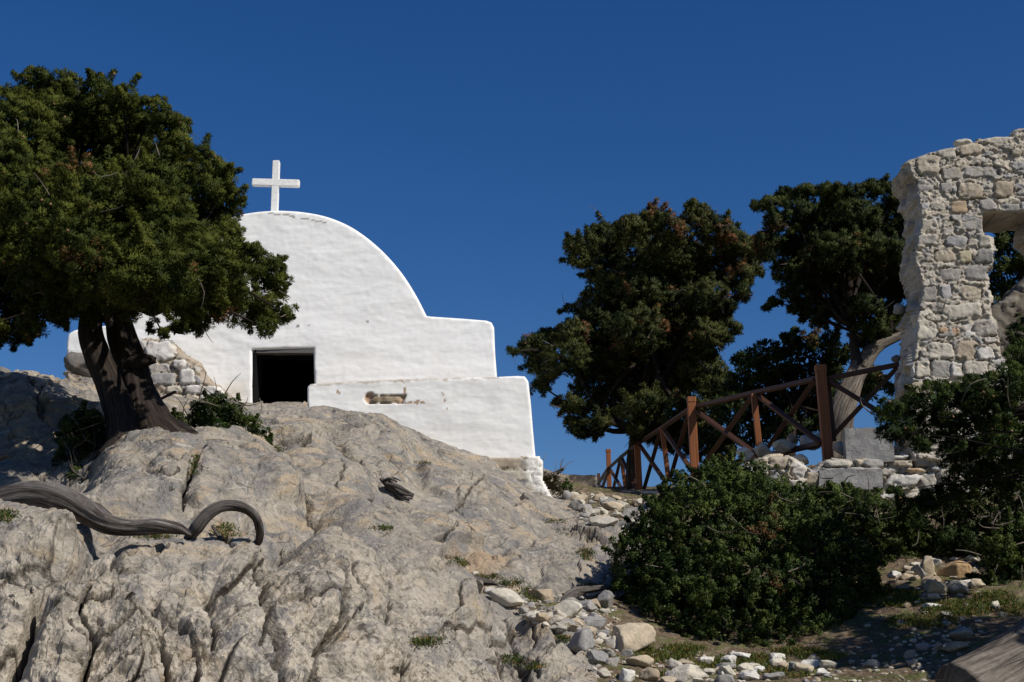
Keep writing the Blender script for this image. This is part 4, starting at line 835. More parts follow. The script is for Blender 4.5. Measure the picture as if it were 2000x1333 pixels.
# ------------------------------------------------------------------ foliage
def sprays(blobs, Y, seed, spread=1.0, sub=13, k=90, ll=(0.03, 0.055), lw=0.011, cols=None, core=1.0, brown=0.03, cones=0, shape='needle', dens=0.6, up=0.35, flat=1.0, shoots=0.10, **_):
    """foliage mesh: every blob (px, py, r px[, dY]) is covered with small clumps, every clump with leaves"""
    rng = np.random.default_rng(seed); cen = []; C, D, RS = [], [], []
    for b in blobs:
        px, py, r = b[:3]; yy = Y + (b[3] if len(b) > 3 else spread * rng.uniform(-1, 1))
        cen.append((at(px, py, yy), r * mpp(yy)))
    BC = np.array([c for c, r in cen]); BR = np.array([r for c, r in cen])
    rs0 = sub * mpp(Y)
    for bi, (c, rr) in enumerate(cen):
        n = max(5, int(4 * (rr / rs0) ** 2 * dens)); d = unit(rng.normal(size=(n, 3)))
        lump = 1 + 0.22 * noise(d * 1.5 + c, seed) + 0.14 * noise(d * 4.0 + c, seed + 1)
        rs = np.minimum(rs0, rr * 0.55) * rng.uniform(0.65, 1.35, n)
        out_ = np.where(rng.random(n) < 0.16, rng.uniform(1.1, 1.32, n), rng.uniform(0.80, 1.06, n)); rs = np.where(out_ > 1.08, rs * 0.62, rs)
        p = c + d * (np.maximum(rr - rs * 0.75, rr * 0.3) * lump * out_)[:, None] * np.array((1, 1, flat))
        q = np.linalg.norm(p[:, None] - BC[None], axis=2) / BR[None]; q[:, bi] = 9
        keep = q.min(1) > 0.80
        C.append(p[keep]); D.append(d[keep]); RS.append(rs[keep])
    C = np.vstack(C); D = np.vstack(D); RS = np.concatenate(RS); n = len(C)
    if shoots:                                             # leading shoots: strings of ever smaller clumps
        m_ = rng.random(n) < shoots; c_, d_, r_ = C[m_], unit(D[m_] + np.array((0, 0, 0.25)) + rng.normal(size=(m_.sum(), 3)) * 0.3), RS[m_]
        for f_, g_ in ((1.15, 0.62), (1.95, 0.46), (2.6, 0.32)):
            C = np.vstack([C, c_ + d_ * (r_ * f_)[:, None]]); D = np.vstack([D, d_]); RS = np.concatenate([RS, r_ * g_])
        n = len(C)
    cols = cols or ((0.040, 0.060, 0.014), (0.075, 0.095, 0.020), (0.15, 0.075, 0.03)); c0, c1, c2 = (np.array(c) for c in cols)
    e = unit(rng.normal(size=(n, k, 3)) + D[:, None] * 0.55 + np.array((0, 0, up)))
    k = k  # leaves per clump
    pos = C[:, None] + e * (RS[:, None, None] * rng.uniform(0.25, 1.0, (n, k, 1)) ** 0.6) * np.array((1, 1, 0.85))
    d = unit(e * 0.9 + np.array((0, 0, up * 0.6)) + rng.normal(size=(n, k, 3)) * (0.5 if shape == 'needle' else 0.85))
    L = rng.uniform(ll[0], ll[1], (n, k, 1)); sd = unit(np.cross(d, e + rng.normal(size=(n, k, 3)) * 0.8)); W = lw * rng.uniform(0.7, 1.35, (n, k, 1))
    if shape == 'needle': q = np.stack([pos - sd * W * 0.5, pos + sd * W * 0.5, pos + d * L + sd * W * 0.25, pos + d * L - sd * W * 0.25], 2)
    else: q = np.stack([pos, pos + d * L * 0.5 + sd * W * 0.5, pos + d * L, pos + d * L * 0.5 - sd * W * 0.5], 2)
    nrm = unit(e * 0.75 + D[:, None] * 0.45 + rng.normal(size=(n, k, 3)) * 0.28)
    gn = np.cross(q[:, :, 1] - q[:, :, 0], q[:, :, 2] - q[:, :, 0]); flip = (gn * nrm).sum(-1) < 0
    q[flip] = q[flip][:, ::-1]
    hue = fbm(C * 2.0, 3, seed + 5); clump = rng.normal(size=n) * 0.22
    mixv = np.clip(0.42 + 0.7 * hue[:, None] + clump[:, None] + rng.normal(size=(n, k)) * 0.16, 0, 1)[..., None]
    col = c0 * (1 - mixv) + c1 * mixv
    bm = (fbm(C * 1.3, 3, seed + 15) + rng.normal(size=n) * 0.12 > 0.62 - brown * 4)[:, None] & (rng.random((n, k)) < 0.6)
    col[bm] = c2 * rng.uniform(0.6, 1.3, (bm.sum(), 1))
    parts = [q.reshape(-1, 4, 3)]; pc = [np.repeat(col.reshape(-1, 1, 3), 4, 1)]; pn = [np.repeat(nrm.reshape(-1, 1, 3), 4, 1)]
    if core:                                               # larger sprays close the inside of the crown
        for c, rr in cen:
            m_ = int(70 * core * (rr / 0.25) ** 2); dd = unit(rng.normal(size=(m_, 3))); p = c + dd * (rr * 0.74 * rng.random(m_) ** 0.4)[:, None]
            e1 = unit(rng.normal(size=(m_, 3))); e2 = unit(np.cross(e1, rng.normal(size=(m_, 3)))); s_ = rng.uniform(0.025, 0.055, (m_, 1)) * (Y / 14.0) ** 0.7
            parts.append(np.stack([p - e1 * s_, p - e2 * s_ * 0.6, p + e1 * s_, p + e2 * s_ * 0.6], 1)); pc.append(np.repeat((c0 * rng.uniform(0.6, 1.1, (m_, 1)))[:, None], 4, 1)); pn.append(np.repeat(unit(np.cross(e1, e2))[:, None], 4, 1))
    V = np.vstack(parts).reshape(-1, 3); CC = np.vstack(pc).reshape(-1, 3); NN = np.vstack(pn).reshape(-1, 3)
    Fs = [np.arange(len(V)).reshape(-1, 4)]
    if cones:
        sel = rng.choice(n, min(cones, n), replace=False); cones = len(sel); base = np.array([(1, 0, 0), (-1, 0, 0), (0, 1, 0), (0, -1, 0), (0, 0, 1), (0, 0, -1)], float)
        bf = np.array([(0, 2, 4), (2, 1, 4), (1, 3, 4), (3, 0, 4), (2, 0, 5), (1, 2, 5), (3, 1, 5), (0, 3, 5)])
        cc = C[sel] + unit(D[sel] + rng.normal(size=(cones, 3)) * 0.6) * RS[sel][:, None] * 0.95; rr = rng.uniform(0.012, 0.021, (cones, 1, 1)) * (Y / 13.0) ** 0.5
        v = (cc[:, None] + base[None] * rr).reshape(-1, 3); f = (bf[None] + (np.arange(cones) * 6)[:, None, None]).reshape(-1, 3) + len(V)
        V = np.vstack([V, v]); Fs.append(f); CC = np.vstack([CC, np.repeat(np.array((0.33, 0.19, 0.11)) * rng.uniform(0.6, 1.3, (cones, 1)), 6, 0)]); NN = np.vstack([NN, np.tile(base, (cones, 1))])
    return V, Fs, CC, cen, C, D, NN
def foliage_obj(name, res, mat, parent):
    V, Fs, CC, NN = res[0], res[1], res[2], res[6]
    o = mesh_obj(name, V, Fs, mat, parent, color=CC, smooth=True)
    if len(o.data.vertices) == len(NN): o.data.normals_split_custom_set_from_vertices(NN.astype(np.float32))
    return o
def limbs(cen, base, r0, seed, mid=0.5, every=2, nbare=0, C=None, T=None):
    """limbs from the fork towards the foliage clumps, plus thin bare twigs"""
    rng = np.random.default_rng(seed); out = []
    for j, (c, rr) in enumerate(cen[::every]):
        if np.linalg.norm(c - np.array(base[0])) > 3.2: continue
        b = np.array(base[rng.integers(len(base))], float); d = c - b; L = np.linalg.norm(d)
        side_ = rng.normal(size=3) * L * 0.07
        p = [b, b + d * 0.33 + side_ - np.array((0, 0, L * 0.04)), b + d * 0.68 + side_ * 0.7, c]
        rb = r0 * np.clip(L / 2.0, 0.35, 1.0)
        out.append(tube(p, [rb, rb * 0.6, rb * 0.35, rb * 0.12], 7, 0.25, seed + j, sub=4))
    if nbare:
        sel = rng.choice(len(C), min(nbare, len(C)), replace=False)
        for s in sel:
            d = unit(T[s] + rng.normal(size=3) * 0.8); L = rng.uniform(0.12, 0.3)
            a = C[s] + T[s] * 0.06; p1 = a + d * L * 0.5 + rng.normal(size=3) * 0.03; p2 = a + d * L
            out.append(tube([a - d * 0.05, p1, p2], [0.007, 0.005, 0.002], 4, 0, 0, sub=2, cap=False))
    return out

def tree(name, label, cat, Y, blobs, trunks, seed, base, fol, limb_r=0.05, fork=None, bark=None, nbare=0, group=None, every=2, mat=None, bare_mat=None, foliage_name='foliage'):
    t = root(name, base, label, cat, group)
    res = sprays(blobs, Y, seed, **fol); cen, C, T = res[3:6]
    foliage_obj(foliage_name, res, mat or M_JUN, t)
    for tr in trunks:
        nm = tr.get('name', 'trunk'); pts = [at(*p[:3]) for p in tr['p']]; rad = [p[3] * mpp(p[2]) / 2 for p in tr['p']]
        V, F, uv = tube(pts, rad, tr.get('n', 26), tr.get('rough', 0.28), seed + len(pts), tr.get('lobes', 3), 8, twist=tr.get('twist', 0.5))
        mesh_obj(nm, V, F, tr.get('mat', bark or M_BARK), t, uv=uv)
    lb = limbs(cen, fork or [base], limb_r, seed + 3, every=every)
    V, F, uv = join(lb); mesh_obj('limbs', V, F, bark or M_BARK, t, uv=uv)
    if nbare:
        V, F, uv = join(limbs([], [base], 0.01, seed + 4, nbare=nbare, C=C, T=T)); tag(mesh_obj('bare_twigs', V, F, bare_mat or M_GREYBARK, t, uv=uv), kind='stuff')
    return t

JG = ((0.032, 0.046, 0.008), (0.104, 0.116, 0.018), (0.17, 0.085, 0.035))
T1B = [(75, 172, 40), (25, 205, 42), (130, 172, 36), (195, 185, 36), (240, 195, 34), (205, 220, 50), (290, 225, 42), (325, 238, 30), (350, 285, 30), (360, 240, 14), (335, 280, 30),
 (30, 245, 65), (100, 250, 75), (180, 270, 75), (255, 290, 68), (300, 345, 55), (330, 320, 30), (375, 350, 36), (432, 345, 24), (405, 372, 34), (440, 370, 18), (55, 350, 85), (140, 370, 85), (220, 410, 80), (315, 420, 70), (385, 430, 48), (440, 450, 30), (415, 400, 18), (455, 465, 20),
 (20, 450, 85), (100, 480, 85), (190, 500, 80), (280, 490, 75), (355, 490, 65), (425, 490, 50), (485, 515, 38), (525, 530, 34), (550, 555, 24), (500, 490, 16), (535, 605, 38), (560, 615, 16), (480, 600, 42), (515, 640, 22), (420, 590, 48), (350, 575, 48), (385, 630, 26), (290, 585, 36), (350, 640, 18), (450, 560, 40),
 (30, 560, 55), (90, 585, 55), (20, 635, 42), (65, 632, 32), (130, 570, 50), (190, 560, 48), (120, 610, 30), (-40, 640, 50), (-70, 250, 80), (-80, 400, 100), (-80, 550, 90), (250, 590, 26), (225, 610, 34), (185, 600, 34),
 (150, 320, 90, 0.9), (230, 330, 80, 1.0), (60, 420, 90, 1.1), (260, 440, 80, 1.2), (330, 520, 60, 0.9), (120, 540, 60, 1.2), (300, 640, 14), (318, 652, 12), (330, 540, 80, -1.5), (240, 545, 70, -1.4), (400, 520, 70, -1.6), (280, 450, 90, -1.6), (180, 470, 90, -1.5), (90, 500, 80, -1.4), (60, 400, 80, -1.3), (160, 380, 80, -1.3), (150, 560, 50, -1.2), (370, 590, 40, -1.4), (440, 400, 40, 0.3), (130, 230, 60, 0.5), (240, 250, 60, 0.4), (0, 300, 60, -0.6), (290, 380, 70, -0.6), (300, 370, 60, -2.3), (235, 430, 70, -2.2), (330, 440, 60, -2.4), (170, 390, 60, -2.2), (100, 440, 60, -2.2), (335, 550, 55, -3.0), (255, 545, 60, -3.0), (290, 500, 60, -2.9), (200, 520, 60, -2.8), (150, 480, 60, -2.7), (420, 340, 34, -0.2), (442, 352, 22, -0.1), (395, 300, 20, 0.1), (352, 262, 22, 0.0), (85, 150, 22, 0), (185, 160, 18, 0)]  # clumps pushed far forward are added to shade the trunks and hollow
t1 = tree('juniper_tree', 'large dark juniper with two leaning trunks on the rock before the chapel', 'tree', 13.9, T1B,
 [dict(lobes=2, rough=0.2, p=[(232, 905, 13.0, 92), (242, 868, 13.1, 66), (236, 815, 13.3, 54), (214, 750, 13.5, 46), (192, 700, 13.6, 43), (176, 640, 13.7, 38), (190, 560, 13.8, 40), (200, 470, 13.9, 26)]),
  dict(lobes=2, rough=0.2, p=[(350, 895, 13.3, 120), (308, 858, 13.4, 100), (280, 805, 13.55, 72), (264, 745, 13.75, 56), (252, 700, 13.9, 50), (236, 650, 13.9, 46), (226, 590, 13.9, 40), (240, 500, 14.0, 34)]),
  dict(name='broken_stub', p=[(245, 716, 13.85, 22), (266, 711, 13.7, 26), (284, 704, 13.6, 24), (296, 703, 13.55, 18), (299, 704, 13.5, 6)], n=14, rough=0.7)],
 5, at(250, 870, 13.5), dict(spread=0.9, sub=12, k=130, ll=(0.018, 0.036), lw=0.0075, cols=JG, cones=520, brown=-0.04, core=2.2, dens=0.95), 0.055, [at(190, 560, 13.8), at(200, 500, 13.9), at(230, 580, 13.9), at(240, 520, 14)], nbare=90)

T2B = [(1120, 480, 22), (1150, 478, 26), (1185, 462, 34), (1230, 448, 32), (1275, 432, 28), (1266, 415, 8), (1310, 450, 34), (1355, 428, 26), (1352, 402, 12), (1375, 412, 14), (1400, 450, 36), (1435, 478, 34), (1470, 480, 24), (1495, 495, 22), (1130, 510, 20), (1175, 520, 42), (1240, 500, 52), (1310, 500, 55), (1380, 510, 52), (1440, 540, 34), (1470, 520, 24), (1450, 575, 20),
 (1170, 590, 38), (1190, 560, 34), (1240, 570, 52), (1310, 580, 58), (1380, 590, 48), (1110, 605, 10), (1135, 612, 16), (1120, 655, 34), (1070, 665, 28), (1035, 675, 24), (1000, 688, 12), (1050, 700, 24), (1170, 640, 48), (1240, 650, 55), (1310, 660, 58), (1380, 660, 42), (1425, 640, 22), (1420, 600, 20), (1110, 700, 38), (1070, 730, 24), (1055, 752, 16), (1170, 710, 50), (1240, 730, 55), (1310, 740, 55), (1375, 730, 45), (1405, 760, 30),
 (1115, 790, 22), (1090, 790, 12), (1150, 780, 34), (1200, 790, 40), (1260, 800, 45), (1320, 810, 45), (1380, 810, 38), (1125, 832, 22), (1165, 830, 26), (1135, 850, 14), (1250, 840, 26), (1300, 850, 34), (1360, 860, 38), (1410, 880, 30), (1240, 600, 70, 1.6), (1300, 700, 75, 1.7), (1330, 520, 60, 1.5), (1360, 620, 60, 1.5), (1200, 700, 55, 1.4)]
t2 = tree('juniper_tree', 'broad rust-tinged juniper between the white terrace wall and the fence', 'tree', 25.5, T2B,
 [dict(p=[(1238, 960, 25.8, 26), (1240, 880, 25.8, 22), (1250, 800, 25.7, 18), (1270, 700, 25.6, 14), (1300, 560, 25.5, 8)], n=16)],
 11, at(1238, 925, 25.8), dict(spread=1.3, sub=7.5, k=52, ll=(0.035, 0.075), lw=0.016, cols=((0.024, 0.036, 0.012), (0.080, 0.084, 0.022), (0.19, 0.085, 0.04)), brown=0.035, core=0.5, cones=600, dens=1.0, flat=0.8), 0.07, [at(1245, 840, 25.8), at(1258, 760, 25.7), at(1275, 690, 25.6)], nbare=170)

T3B = [(1475, 402, 12), (1500, 400, 22), (1532, 385, 22), (1572, 380, 26), (1620, 376, 26), (1665, 378, 26), (1705, 370, 24), (1725, 362, 14), (1745, 388, 26), (1510, 440, 24), (1555, 420, 36), (1610, 425, 44), (1670, 425, 46), (1730, 430, 42), (1775, 440, 34), (1495, 475, 26), (1520, 480, 28), (1570, 475, 44), (1630, 490, 50), (1690, 490, 50), (1745, 500, 44), (1785, 500, 36), (1540, 530, 34), (1590, 540, 44), (1650, 550, 48), (1710, 550, 46), (1760, 560, 38), (1545, 570, 24), (1515, 590, 14), (1497, 600, 10), (1560, 600, 22), (1590, 600, 30), (1640, 600, 36), (1690, 600, 36), (1740, 610, 32), (1600, 630, 18), (1565, 622, 12), (1710, 645, 28), (1745, 645, 28), (1690, 665, 18), (1630, 460, 60, 1.3), (1690, 540, 60, 1.3), (1730, 470, 60, 1.3), (1590, 510, 50, 1.2), (1640, 420, 50, 1.2)]
t3 = tree('juniper_tree', 'tall dark juniper with pale grey trunk behind the fence, beside the ruined wall', 'tree', 20.6, T3B,
 [dict(p=[(1640, 905, 20.2, 66), (1644, 850, 20.2, 50), (1648, 805, 20.2, 46), (1662, 760, 20.3, 40), (1684, 712, 20.4, 32), (1715, 676, 20.5, 24), (1760, 655, 20.6, 15)], mat=M_GREYBARK),
  dict(p=[(1680, 722, 20.35, 26), (1672, 690, 20.4, 20), (1667, 640, 20.5, 16), (1660, 570, 20.6, 14), (1650, 480, 20.7, 9)], n=16)],
 17, at(1632, 880, 20.2), dict(spread=1.0, sub=8.5, k=60, ll=(0.028, 0.058), lw=0.013, dens=1.0, flat=0.68, cols=((0.020, 0.032, 0.010), (0.062, 0.074, 0.016), (0.15, 0.08, 0.035)), brown=0.012, core=0.8, cones=120), 0.05, [at(1665, 640, 20.5), at(1660, 570, 20.6), at(1740, 665, 20.6)], nbare=30)

T4B = [(1447, 705, 18), (1465, 690, 16), (1500, 690, 28), (1545, 668, 22), (1552, 650, 8), (1585, 668, 24), (1625, 672, 24), (1470, 725, 34), (1520, 720, 38), (1570, 710, 38), (1620, 710, 34), (1650, 690, 20), (1705, 735, 24), (1720, 745, 14), (1690, 760, 24), (1440, 760, 34), (1490, 770, 40), (1540, 765, 42), (1590, 760, 40), (1630, 760, 34), (1420, 800, 34), (1470, 815, 38), (1520, 815, 40), (1570, 810, 40), (1610, 815, 34), (1420, 850, 30), (1470, 850, 30), (1520, 850, 30), (1570, 850, 26), (1680, 710, 20)]
t4 = tree('juniper_tree', 'low bushy juniper filling the gap behind the fence between two taller trees', 'tree', 23.0, T4B,
 [dict(p=[(1540, 930, 23.0, 26), (1545, 850, 23.0, 20), (1550, 760, 23.1, 12)], n=14)],
 23, at(1540, 900, 23.0), dict(spread=0.9, sub=11, k=60, ll=(0.04, 0.07), lw=0.024, dens=0.6, cols=((0.022, 0.036, 0.012), (0.058, 0.078, 0.020), (0.12, 0.07, 0.03)), brown=0.01, core=0.8), 0.05, [at(1545, 850, 23), at(1550, 790, 23)], nbare=20)
T5B = [(1955, 470, 20), (1985, 460, 24), (1945, 480, 16), (1970, 510, 30), (2000, 490, 40), (1945, 520, 20), (1940, 560, 26), (1970, 570, 24), (1935, 595, 20), (2040, 480, 60), (2060, 560, 60), (1925, 575, 16), (1905, 560, 30), (1900, 600, 30), (2000, 545, 30)]
tree('juniper_tree', 'dark green tree seen through the window of the ruined wall', 'tree', 21.5, T5B,
 [dict(p=[(1990, 900, 21.5, 40), (1990, 700, 21.5, 34), (1998, 560, 21.5, 22), (2010, 480, 21.5, 10)], n=14)],
 29, at(1990, 850, 21.5), dict(spread=0.7, sub=11, k=60, ll=(0.035, 0.065), lw=0.022, dens=0.6, cols=((0.024, 0.040, 0.011), (0.066, 0.084, 0.018), (0.14, 0.08, 0.035)), brown=0.01, core=0.6), 0.04, [at(1992, 640, 21.5), at(2000, 560, 21.5)], nbare=12)
# near juniper at the right edge: hanging branches in view, most of the crown outside the frame
T6B = [(1722, 808, 18), (1745, 800, 26), (1780, 790, 30), (1822, 780, 36), (1870, 768, 36), (1915, 765, 42), (1965, 750, 45), (1995, 700, 34), (2010, 650, 40), (1735, 840, 26), (1775, 840, 36), (1830, 835, 46), (1890, 830, 52), (1950, 820, 55), (2000, 800, 60), (1800, 870, 18), (1870, 885, 36), (1920, 890, 44), (1975, 880, 50), (1890, 930, 30), (1850, 950, 26), (1825, 975, 28), (1800, 990, 24), (1765, 985, 18), (1870, 970, 20), (1930, 940, 34), (1990, 940, 40), (1750, 960, 14),
 (2030, 700, 50, 0), (2050, 800, 60, 0), (2060, 900, 50, 0),
 (2300, 760, 120, -2.1), (2450, 700, 130, -2.1), (2380, 560, 120, -2.2), (2540, 560, 140, -2.0), (2600, 740, 140, -2.2), (2740, 640, 150, -2.0), (2880, 400, 160, -5.6), (3080, 330, 190, -5.6), (3350, 330, 200, -5.6), (3000, 180, 170, -5.5), (3250, 130, 190, -5.5), (2950, 560, 140, -5.4), (3200, 520, 180, -5.4), (2780, 300, 110, -5.5), (2480, 440, 110, -2.1), (2300, 640, 90, -2.2), (2240, 700, 60, -2.1), (2420, 840, 100, -2.3), (2680, 820, 130, -2.2), (2820, 740, 130, -2.0)]
tree('juniper_tree', 'dark juniper with tan cones and hanging boughs reaching in at the right edge', 'tree', 11.4, T6B,
 [dict(name='trunk', p=[(1895, 1388, 6.7, 175), (1962, 1332, 6.8, 152), (2050, 1268, 7.0, 140), (2160, 1150, 7.4, 130), (2290, 980, 8.3, 120), (2330, 860, 9.2, 90)], mat=M_GREYBARK, n=36, rough=0.30, lobes=0, twist=0.3),
  dict(name='bough', p=[(2290, 980, 8.3, 90), (2200, 850, 9.4, 60), (2080, 800, 10.6, 40), (1960, 810, 11.2, 22)], n=14)],
 31, at(1868, 1365, 6.7), dict(spread=0.5, sub=13, k=120, ll=(0.014, 0.028), lw=0.0065, dens=0.8, cols=((0.020, 0.036, 0.009), (0.062, 0.088, 0.016), (0.15, 0.08, 0.035)), cones=420, brown=0.0, core=1.6), 0.018, every=3, fork=[at(2080, 800, 10.6), at(2200, 850, 9.8)], nbare=50)

# ---- shrubs
SG = ((0.020, 0.038, 0.009), (0.086, 0.112, 0.024), (0.13, 0.055, 0.025))
def shrub(name, label, Y, blobs, seed, base, mat=M_LEAF, cat='shrub', **kw):
    f = dict(spread=0.4, sub=9.5, k=90, ll=(0.014, 0.026), lw=0.011, cols=SG, core=1.3, brown=-0.05, shape='leaf', dens=0.8, up=0.2); f.update(kw)
    t = root(name, base, label, cat)
    res = sprays(blobs, Y, seed, **f); cen, C, T = res[3:6]; foliage_obj('foliage', res, mat, t)
    lb = limbs(cen, [np.array(base, float)], 0.022, seed + 3) + limbs([], [base], 0.01, seed + 4, nbare=40, C=C, T=T)
    V, F, uv = join(lb); mesh_obj('stems', V, F, M_GREYBARK, t, uv=uv)
    return t
BB = [(1250, 1110, 60, 0.1), (1270, 1050, 45, 0.2), (1235, 1150, 34, 0.1), (1330, 960, 40, 0.5), (1560, 1020, 55, 0.3), (1600, 1060, 60, 0.2), (1660, 1110, 60, 0.1), (1700, 1180, 45, 0.1), (1690, 1230, 36, 0), (1420, 925, 30, 0.6), (1470, 925, 30, 0.6), (1230, 1215, 30, 0), (1420, 985, 75, 0.3), (1360, 1005, 75, 0.4), (1460, 950, 45, 0.6), (1395, 945, 40, 0.5), (1500, 975, 50, 0.5), (1520, 1010, 60, 0.3), (1310, 1060, 75, 0.2), (1290, 1140, 75, 0), (1265, 1185, 60, 0), (1235, 1200, 36, 0.1), (1220, 1180, 20, 0.1), (1390, 1080, 110, 0), (1480, 1080, 110, 0), (1560, 1090, 95, 0.1), (1350, 1180, 100, -0.3), (1450, 1180, 110, -0.4), (1540, 1190, 105, -0.3), (1620, 1150, 90, 0), (1320, 1240, 50, -0.4), (1400, 1245, 55, -0.6), (1480, 1245, 55, -0.6), (1550, 1250, 50, -0.5), (1610, 1230, 60, -0.3), (1660, 1210, 55, 0), (1300, 1000, 30, 0.3), (1345, 960, 26, 0.5), (1290, 1260, 26, -0.3)]
shrub('big_shrub', 'huge rounded dark green shrub filling the slope below the fence', 12.4, BB, 41, at(1450, 1285, 12.2), n_per=58)
shrub('shrub', 'dark green shrub merging with the huge round one, below the squared grey block', 13.6, [(1610, 1005, 55), (1590, 975, 26), (1625, 970, 26), (1665, 985, 36), (1780, 1090, 34), (1800, 1060, 20), (1750, 1130, 34), (1700, 1005, 45), (1735, 1010, 34), (1760, 1040, 34), (1785, 1055, 22), (1660, 1060, 60), (1720, 1070, 55), (1760, 1090, 34), (1690, 1120, 50), (1640, 1110, 50), (1580, 985, 22)], 43, at(1690, 1140, 13.6), spread=0.3)
shrub('shrub', 'tangled green shrub with small white flowers under the right juniper boughs', 13.4, [(1840, 1020, 45), (1890, 1010, 45), (1940, 1000, 45), (1990, 990, 50), (1800, 1045, 30), (1850, 1060, 30), (1900, 1060, 35), (1820, 1010, 36), (1870, 990, 30), (1790, 1010, 30)], 47, at(1890, 1090, 13.4), spread=0.3, cols=((0.022, 0.040, 0.010), (0.075, 0.100, 0.025), (0.25, 0.10, 0.04)), n_per=45, core=0.7)
shrub('shrub', 'dark bushy shrub at the right frame edge above the grey dead trunk', 12.6, [(1950, 1080, 36), (1990, 1060, 50), (1960, 1130, 42), (2000, 1130, 50), (1945, 1150, 28), (2040, 1100, 70), (2050, 1180, 60), (1990, 1165, 34)], 53, at(1985, 1185, 12.4), spread=0.3)
shrub('shrub', 'dark shrub right of the twin trunks, in front of the doorway rock', 14.4, [(395, 805, 26), (425, 800, 30), (450, 815, 30), (480, 835, 28), (505, 850, 20), (525, 862, 10), (420, 835, 34), (380, 835, 30), (355, 850, 26), (345, 815, 14), (455, 850, 28), (330, 835, 22), (320, 860, 22)], 59, at(420, 870, 14.3), spread=0.3, n_per=60)
shrub('shrub', 'low shaded shrub left of the twin trunks on the rock ledge', 13.3, [(130, 838, 20), (155, 825, 24), (180, 820, 22), (160, 860, 30), (125, 860, 16), (190, 860, 30), (170, 900, 30), (130, 905, 24), (150, 930, 22), (110, 925, 18)], 61, at(165, 935, 12.9), spread=0.25, n_per=60)
shrub('shrub', 'little brown shrub on the rock beside the foot of the white terrace wall', 19.6, [(1070, 935, 14), (1080, 945, 14), (1090, 955, 12), (1068, 950, 10)], 67, at(1080, 965, 19.6), spread=0.1, cols=((0.05, 0.045, 0.02), (0.10, 0.08, 0.04), (0.16, 0.08, 0.04)), n_per=70)
shrub('plant', 'small bright green plant beside the block at the foot of the terrace wall', 20.2, [(1106, 950, 10), (1112, 956, 8), (1100, 958, 8)], 71, at(1106, 964, 20.2), spread=0.05, cols=((0.05, 0.09, 0.02), (0.10, 0.15, 0.03), (0.1, 0.1, 0.03)), cat='plant')

# ------------------------------------------------------------------ dead wood
def wood(name, label, cat, pts, seed, mat=M_DRIFT, n=32, rough=0.38, lobes=3, twist=0.8, extra=()):
    P_ = [at(*p[:3]) for p in pts]; rad = [p[3] * mpp(p[2]) / 2 for p in pts]
    pieces = [tube(P_, rad, n, rough, seed, lobes, 8, twist=twist)]
    for e in extra:
        pieces.append(tube([at(*p[:3]) for p in e], [p[3] * mpp(p[2]) / 2 for p in e], 12, rough, seed + 1, 2, 6, twist=twist))
    V, F, uv = join(pieces); o = mesh_obj(name, V, F, mat, uv=uv)
    c = P_[0]; return tag(o, label, cat)
wood('fallen_log', 'weathered grey driftwood log snaking across the rock at the left edge', 'log', [(-60, 978, 8.7, 48), (0, 980, 8.5, 46), (60, 968, 8.4, 44), (120, 976, 8.35, 44), (170, 1000, 8.35, 40), (210, 1022, 8.35, 34), (260, 1030, 8.4, 28), (310, 1027, 8.4, 28), (350, 1034, 8.45, 20), (372, 1044, 8.5, 8)], 3, extra=[[(150, 982, 8.45, 18), (190, 998, 8.4, 24), (220, 1018, 8.4, 14), (230, 1024, 8.4, 5)]])
wood('arched_root', 'bare grey root looping in an arch out of the rock beside the log', 'root', [(366, 1056, 8.8, 16), (384, 1032, 8.7, 22), (405, 1006, 8.7, 21), (430, 991, 8.72, 18), (460, 988, 8.76, 18), (485, 996, 8.8, 18), (501, 1014, 8.85, 17), (507, 1038, 8.95, 17), (506, 1052, 9.15, 16), (504, 1062, 9.45, 16)], 5, rough=0.3, lobes=2)
wood('stick', 'thin pale root end curling under the arched root', 'stick', [(415, 1028, 9.0, 6), (424, 1042, 8.95, 7), (436, 1056, 8.9, 8)], 6, n=8)
wood('exposed_root', 'long grey root running across the rubble towards the huge shrub', 'root', [(1015, 1175, 11.9, 8), (1030, 1192, 11.8, 14), (1065, 1196, 11.8, 16), (1095, 1190, 11.85, 16), (1110, 1170, 12.0, 18), (1130, 1156, 12.2, 17), (1160, 1150, 12.4, 13), (1200, 1145, 12.6, 10), (1230, 1138, 12.8, 8)], 7, n=18, extra=[[(1040, 1190, 11.8, 10), (1020, 1186, 11.8, 9), (1000, 1180, 11.85, 5)]])
wood('exposed_root', 'short grey root curling over the lip of the slab above the rubble', 'root', [(868, 1122, 11.4, 8), (882, 1118, 11.35, 12), (905, 1124, 11.35, 16), (935, 1134, 11.4, 16), (960, 1138, 11.5, 10), (972, 1142, 11.5, 4)], 8, n=16)
g = hit(775, 960)
wood('dead_branch', 'short charred branch lying in a fissure of the big rock slab', 'branch', [(744, 936, g[1] - .05, 6), (758, 945, g[1] - .08, 16), (772, 955, g[1] - .1, 18), (790, 962, g[1] - .1, 14), (808, 968, g[1] - .08, 7)], 9, mat=M_DRIFT, n=14, rough=0.7, extra=[[(752, 945, g[1] - .12, 6), (775, 950, g[1] - .18, 9), (800, 963, g[1] - .18, 4)], [(770, 960, g[1] - .12, 5), (785, 972, g[1] - .14, 7), (806, 974, g[1] - .12, 4)], [(760, 938, g[1] - .1, 3), (770, 934, g[1] - .14, 4), (783, 940, g[1] - .14, 2)], [(750, 940, g[1] - .1, 5), (762, 935, g[1] - .15, 6), (776, 942, g[1] - .15, 4)]])
wood('plank', 'short brown stick of wood poking up behind the right trunk', 'stick', [(302, 786, 15.2, 6), (322, 776, 15.1, 6), (343, 766, 15.0, 6)], 10, mat=M_RAIL, n=8, rough=0.1)
